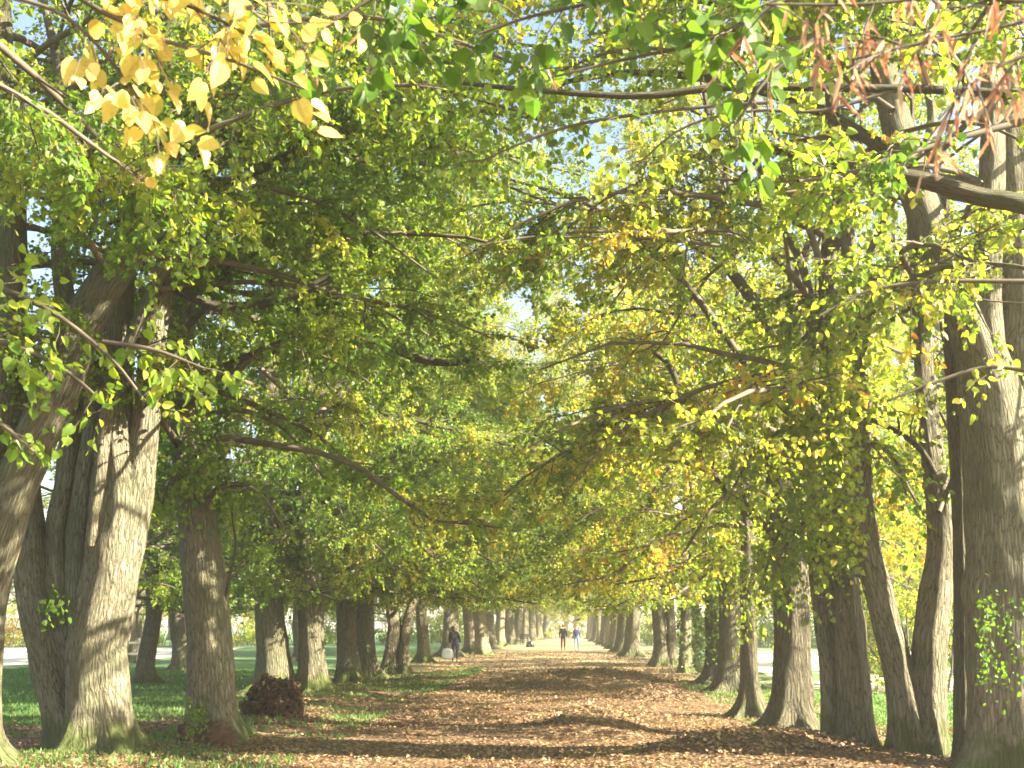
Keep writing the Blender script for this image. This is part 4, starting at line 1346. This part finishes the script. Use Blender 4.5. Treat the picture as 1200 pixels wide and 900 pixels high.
xs_, ys_, hs_ = [], [], []
for x0, x1, y0, y1, dens, amp in ((-15, -7.2, 18.5, 26, 330, 1.), (-13, -3.5, 14.5, 18.5, 150, .02), (-7.2, -3.4, 13, 46, 330, .36), (-22, -8, 24, 44, 130, 1.), (3.0, 5.2, 15, 34, 220, .45), (5.2, 10, 14, 30, 260, 1.)):
    n = int((x1 - x0) * (y1 - y0) * dens)
    x, y = rng.uniform(x0, x1, n), rng.uniform(y0, y1, n)
    k = rng.uniform(size=n) < np.clip((vnoise(x, y, 1.5, 15) * .75 + vnoise(x, y, .5, 16) * .5 - .62 + .45 * amp) * 2.2, 0, 1)
    xs_.append(x[k]), ys_.append(y[k]), hs_.append(np.full(k.sum(), 1.))
x, y = np.concatenate(xs_), np.concatenate(ys_)
n = len(x)
h_ = rng.uniform(.035, .10, n)
a = rng.uniform(0, 2 * PI, n)
w = rng.uniform(.008, .018, n) * (1 + y / 30)
b0 = np.stack([x, y, hgt(x, y) - .01], 1)
sd2 = np.stack([np.cos(a), np.sin(a), np.zeros(n)], 1) * w[:, None]
tip = b0 + np.stack([rng.normal(size=n) * .035, rng.normal(size=n) * .035, h_], 1)
V = np.stack([b0 - sd2, b0 + sd2, tip], 1).reshape(-1, 3)
gl = np.repeat(np.clip(rng.normal(.5, .22, n) + .3 * (vnoise(x, y, 2, 19) - .5), 0, 1), 3)
gr = link('grass', mk_mesh('grass', V, np.arange(3 * n).reshape(-1, 3), M_GRASS, {'lv': gl}))
tag(gr, 'short green grass on the verges and the edge of the lawns', 'grass', kind='stuff')


# ------------------------------------------------------------------ small built things
def box_mesh(name, boxes, mat, bev=.008):
    """boxes: (centre, size, rotz) -> bevelled mesh"""
    import bmesh
    bm = bmesh.new()
    from mathutils import Matrix
    for c, s_, rz in boxes:
        r = bmesh.ops.create_cube(bm, size=1)
        bmesh.ops.scale(bm, vec=s_, verts=r['verts'])
        bmesh.ops.rotate(bm, cent=(0, 0, 0), matrix=Matrix.Rotation(rz, 3, 'Z'), verts=r['verts'])
        bmesh.ops.translate(bm, vec=c, verts=r['verts'])
    bmesh.ops.bevel(bm, geom=bm.edges[:], offset=bev, segments=2, affect='EDGES')
    me = bpy.data.meshes.new(name)
    bm.to_mesh(me)
    bm.free()
    me.materials.append(mat)
    return me


g = gnd(163, 778)
root = empty('tree_guard', (g[0], g[1] - .5, 0))
tag(root, 'pale two-rail wooden guard fence around the lone lime on the left lawn', 'tree guard')
for x in (-.62, .12, .36):
    link('post', box_mesh('post', [((x, 0, .55), (.09, .09, 1.15), 0)], M_WOOD), root)
for z in (.45, .92):
    link('rail', box_mesh('rail', [((-.13, -.062, z), (1.1, .03, .10), 0)], M_WOOD), root)
g = gnd(611, 756)
M_BENCH = flat_mat('dark_bench_timber', (.05, .07, .085), .7, .2, 9)
root = empty('park_bench', (g[0], g[1], 0))
root.rotation_euler = (0, 0, rad(-60))
tag(root, 'dark slatted park bench beside the far left-row trunks', 'bench')
link('seat', box_mesh('seat', [((0, -.2 + .14 * k, .45), (1.7, .11, .04), 0) for k in range(4)], M_BENCH), root)
link('backrest', box_mesh('backrest', [((0, .30 + .02 * k, .62 + .15 * k), (1.7, .04, .11), 0) for k in range(3)], M_BENCH), root)
for x in (-.7, .7):
    link('leg', box_mesh('leg', [((x, -.2, .215), (.07, .07, .43), 0)], M_BENCH), root)
    link('leg', box_mesh('leg', [((x, .28, .48), (.07, .07, .96), 0)], M_BENCH), root)
g = gnd(621, 758.5)
P, q, _ = lump('sack', None, (.32, .27, .50), None, 15, amp=.14)
sack = link('refuse_sack', mk_mesh('refuse_sack', P, q, flat_mat('black_plastic', (.02, .02, .024), .4, .3, 6), smooth=True), loc=(g[0], g[1], 0))
tag(sack, 'black rounded sack on the ground right of the bench', 'sack')


# ------------------------------------------------------------------ people
def skin_obj(name, joints, edges, mat, parent, root=0, sub=2):
    """joints: (x,y,z,r[,ry]) -> a continuous smooth surface, stored as a plain mesh"""
    me = bpy.data.meshes.new(name)
    me.from_pydata([j[:3] for j in joints], edges, [])
    o = bpy.data.objects.new(name, me)
    C.objects.link(o)
    sk = o.modifiers.new('skin', 'SKIN')
    sk.use_smooth_shade = True
    layer = me.skin_vertices[0].data
    for i, j in enumerate(joints):
        layer[i].radius = (j[3], j[4] if len(j) > 4 else j[3])
        layer[i].use_root = i == root
    ss = o.modifiers.new('sub', 'SUBSURF')
    ss.levels = ss.render_levels = sub
    dg = bpy.context.evaluated_depsgraph_get()
    m2 = bpy.data.meshes.new_from_object(o.evaluated_get(dg))
    m2.name = name
    m2.materials.clear()
    m2.materials.append(mat)
    o.modifiers.clear()
    o.data = m2
    o.parent = parent
    return o


M_SKIN = flat_mat('skin', (.50, .32, .24), .55, .08, 5, .02)
M_HAIR = flat_mat('dark_hair', (.035, .024, .018), .6, .3, 40)
M_GREYHAIR = flat_mat('grey_hair', (.30, .28, .26), .6, .2, 40)
M_BLACK = flat_mat('black_jacket', (.022, .022, .025), .8, .25, 7)
M_NAVY = flat_mat('navy_jacket', (.014, .015, .030), .75, .25, 7)
M_BLUE = flat_mat('blue_jacket', (.05, .055, .16), .75, .25, 7)
M_JEANS = flat_mat('blue_jeans', (.035, .055, .12), .85, .3, 9)
M_LJEANS = flat_mat('light_blue_jeans', (.16, .30, .38), .85, .25, 9)
M_DTROU = flat_mat('dark_trousers', (.045, .048, .05), .85, .25, 9)
M_SHOE = flat_mat('brown_shoes', (.09, .05, .035), .6, .3, 9)
M_BAG = flat_mat('white_plastic_bag', (.78, .80, .84), .45, .05, 5)


def person(label, loc, rz, H, jacket, trousers, hairm, stride=.18, lean=0., lean_x=0., arm=(.12, -.12), hood=False, bag=None):
    k = H / 1.75
    root = empty('person', loc)
    root.rotation_euler = (0, 0, rz)
    tag(root, label, 'person')

    def ln(j):          # lean the upper body about the hips
        x, y, z = j[:3]
        up = max(0, z - .95)
        return [x * k + up * lean_x * k, (y + up * lean) * k, (z - up * lean * .22) * k] + [r * k for r in j[3:]]
    J, E = [], []

    def jv(*j):
        J.append(ln(j))
        return len(J) - 1
    pel = jv(0, 0, .95, .135, .105)
    wst = jv(0, 0, 1.10, .125, .095)
    ch = jv(0, .0, 1.32, .150, .105)
    nb = jv(0, .0, 1.47, .072)
    nk = jv(0, .012, 1.53, .052)
    jaw = jv(0, .035, 1.60, .066)
    hd = jv(0, .02, 1.67, .078, .09)
    tp = jv(0, .01, 1.735, .055)
    nose = jv(0, .125, 1.645, .010)
    E += [(pel, wst), (wst, ch), (ch, nb), (nb, nk), (nk, jaw), (jaw, hd), (hd, tp), (hd, nose)]
    wr = []
    arms = []
    for s_, sw in ((-1, arm[0]), (1, arm[1])):
        sh = jv(s_ * .175, 0, 1.42, .062)
        el = jv(s_ * .235, sw * .35 - .02, 1.15, .045)
        w_ = jv(s_ * .245, sw + .02, .91, .030)
        pm = jv(s_ * .245, sw + .035, .84, .032, .022)
        E += [(ch, sh), (sh, el), (el, w_), (w_, pm)]
        for f_, (dy, ln_) in enumerate(((-.024, .060), (-.008, .070), (.008, .066), (.024, .052))):
            a = jv(s_ * .243, sw + .035 + dy, .795, .008)
            b = jv(s_ * .232, sw + .040 + dy, .795 - ln_ * .6, .0075)
            c = jv(s_ * .218, sw + .046 + dy, .795 - ln_, .006)
            E += [(pm, a), (a, b), (b, c)]
        a = jv(s_ * .235, sw + .075, .84, .009)
        b = jv(s_ * .222, sw + .088, .805, .007)
        E += [(w_, a), (a, b)]
        wr.append(J[pm])
        arms.append((sh, el, w_))
    legs = []
    for s_, st in ((-1, stride), (1, -stride)):
        hp = jv(s_ * .09, 0, .88, .088)
        kn = jv(s_ * .10, st * .55 + .03, .50, .058)
        an = jv(s_ * .10, st, .10 + (.05 if st < 0 else 0), .038)
        he = jv(s_ * .105, st + .05, .045 + (.02 if st < 0 else 0), .036, .030)
        to = jv(s_ * .115, st + .17, .03, .034, .024)
        E += [(pel, hp), (hp, kn), (kn, an), (an, he), (he, to)]
        legs.append((hp, kn, an, he, to))
    skin_obj('body', J, E, M_SKIN, root, pel)

    def cloth(name, ids, edges, mat, grow_, rt=0):
        m = {v: i for i, v in enumerate(ids)}
        return skin_obj(name, [J[v][:3] + [r + grow_ * k for r in J[v][3:]] for v in ids], [(m[a], m[b]) for a, b in edges], mat, root, rt)
    ids = [pel, wst, ch, nb] + [v for a in arms for v in a]
    ed = [(pel, wst), (wst, ch), (ch, nb)] + [e for a in arms for e in ((ch, a[0]), (a[0], a[1]), (a[1], a[2]))]
    if hood:
        ids += [nk, hd]
        ed += [(nb, nk), (nk, hd)]
    cloth('jacket', ids, ed, jacket, .024, 1)
    ids = [wst, pel] + [v for l in legs for v in l[:3]]
    ed = [(wst, pel)] + [e for l in legs for e in ((pel, l[0]), (l[0], l[1]), (l[1], l[2]))]
    cloth('trousers', ids, ed, trousers, .014, 1)
    for l in legs:
        cloth('shoe', [l[3], l[4]], [(l[3], l[4])], M_SHOE, .014)
    h1, h2 = J[hd], J[tp]
    skin_obj('hair', [[h1[0], h1[1] - .03 * k, h1[2] + .005, .082 * k, .085 * k], [h2[0], h2[1] - .02 * k, h2[2] + .01, .066 * k], [h1[0], h1[1] - .05 * k, h1[2] - .07 * k, .05 * k]], [(0, 1), (0, 2)], hairm, root)
    return root, wr


g1 = gnd(660, 762)
person('walker in a black jacket and dark trousers, seen from behind far down the track', (g1[0], g1[1], 0), rad(4), 1.78, M_BLACK, M_DTROU, M_HAIR, stride=.10, arm=(.03, -.02))
g2 = gnd(676, 762.5)
person('walker in a navy-blue jacket and light blue jeans beside the black-jacketed walker', (g2[0], g2[1], 0), rad(-2), 1.70, M_BLUE, M_LJEANS, M_GREYHAIR, stride=-.12, arm=(-.06, .10))
g3 = gnd(533, 776.5)
bp, wr = person('stooping person in a dark navy jacket and jeans carrying a white bag', (g3[0], g3[1], 0), rad(8), 1.68, M_NAVY, M_JEANS, M_HAIR, stride=.13, lean=.35, lean_x=-.12, arm=(.05, .10), hood=True)
# the white bag hangs from the left hand
w = wr[0]
from mathutils import Matrix
hand = Matrix.Translation(Vector((g3[0], g3[1], 0))) @ Matrix.Rotation(rad(8), 4, 'Z') @ Vector((w[0], w[1], w[2] - .05))
root = empty('carrier_bag', (hand.x - .10, hand.y, hand.z - .60))
tag(root, 'bulging white carrier bag held low by the stooping person', 'bag')
P, q, _ = lump('bag', None, (1., 1., 1.), None, 22, amp=.10, zcut=False)
P = np.sign(P) * np.abs(P) ** .55 * np.array([.27, .15, .25])
P[:, 2] += .24
P[:, 0] *= np.where(P[:, 2] > .35, .9, 1)
link('bag_body', mk_mesh('bag_body', P, q, M_BAG, smooth=True), root)
for s_ in (-1, 1):
    hp = smooth_line([[s_ * .10, .03 * s_, .46, .008], [s_ * .05 + .05, .02 * s_, .56, .007], [.10, 0, .62, .007]], 8)
    link('handle', mk_mesh('handle', *tubes(hp[None, :, :3], hp[None, :, 3], 6)[:2], M_BAG, smooth=True), root)

# ------------------------------------------------------------------ the moist autumn air
HAZE = 0.0015
mh, nth, outh = new_mat('haze')
pv = N(nth, 'VolumePrincipled')
pv.inputs['Color'].default_value = (1.0, .95, .78, 1)
pv.inputs['Density'].default_value = HAZE
pv.inputs['Anisotropy'].default_value = .35
nth.links.new(pv.outputs[0], outh.inputs['Volume'])
hz = link('haze', box_mesh('haze', [((0, 1300, 14), (6200, 4200, 32.5), 0)], mh, .01))
tag(hz, kind='stuff')
hz['label'] = 'pale sunlit haze hanging under the trees'
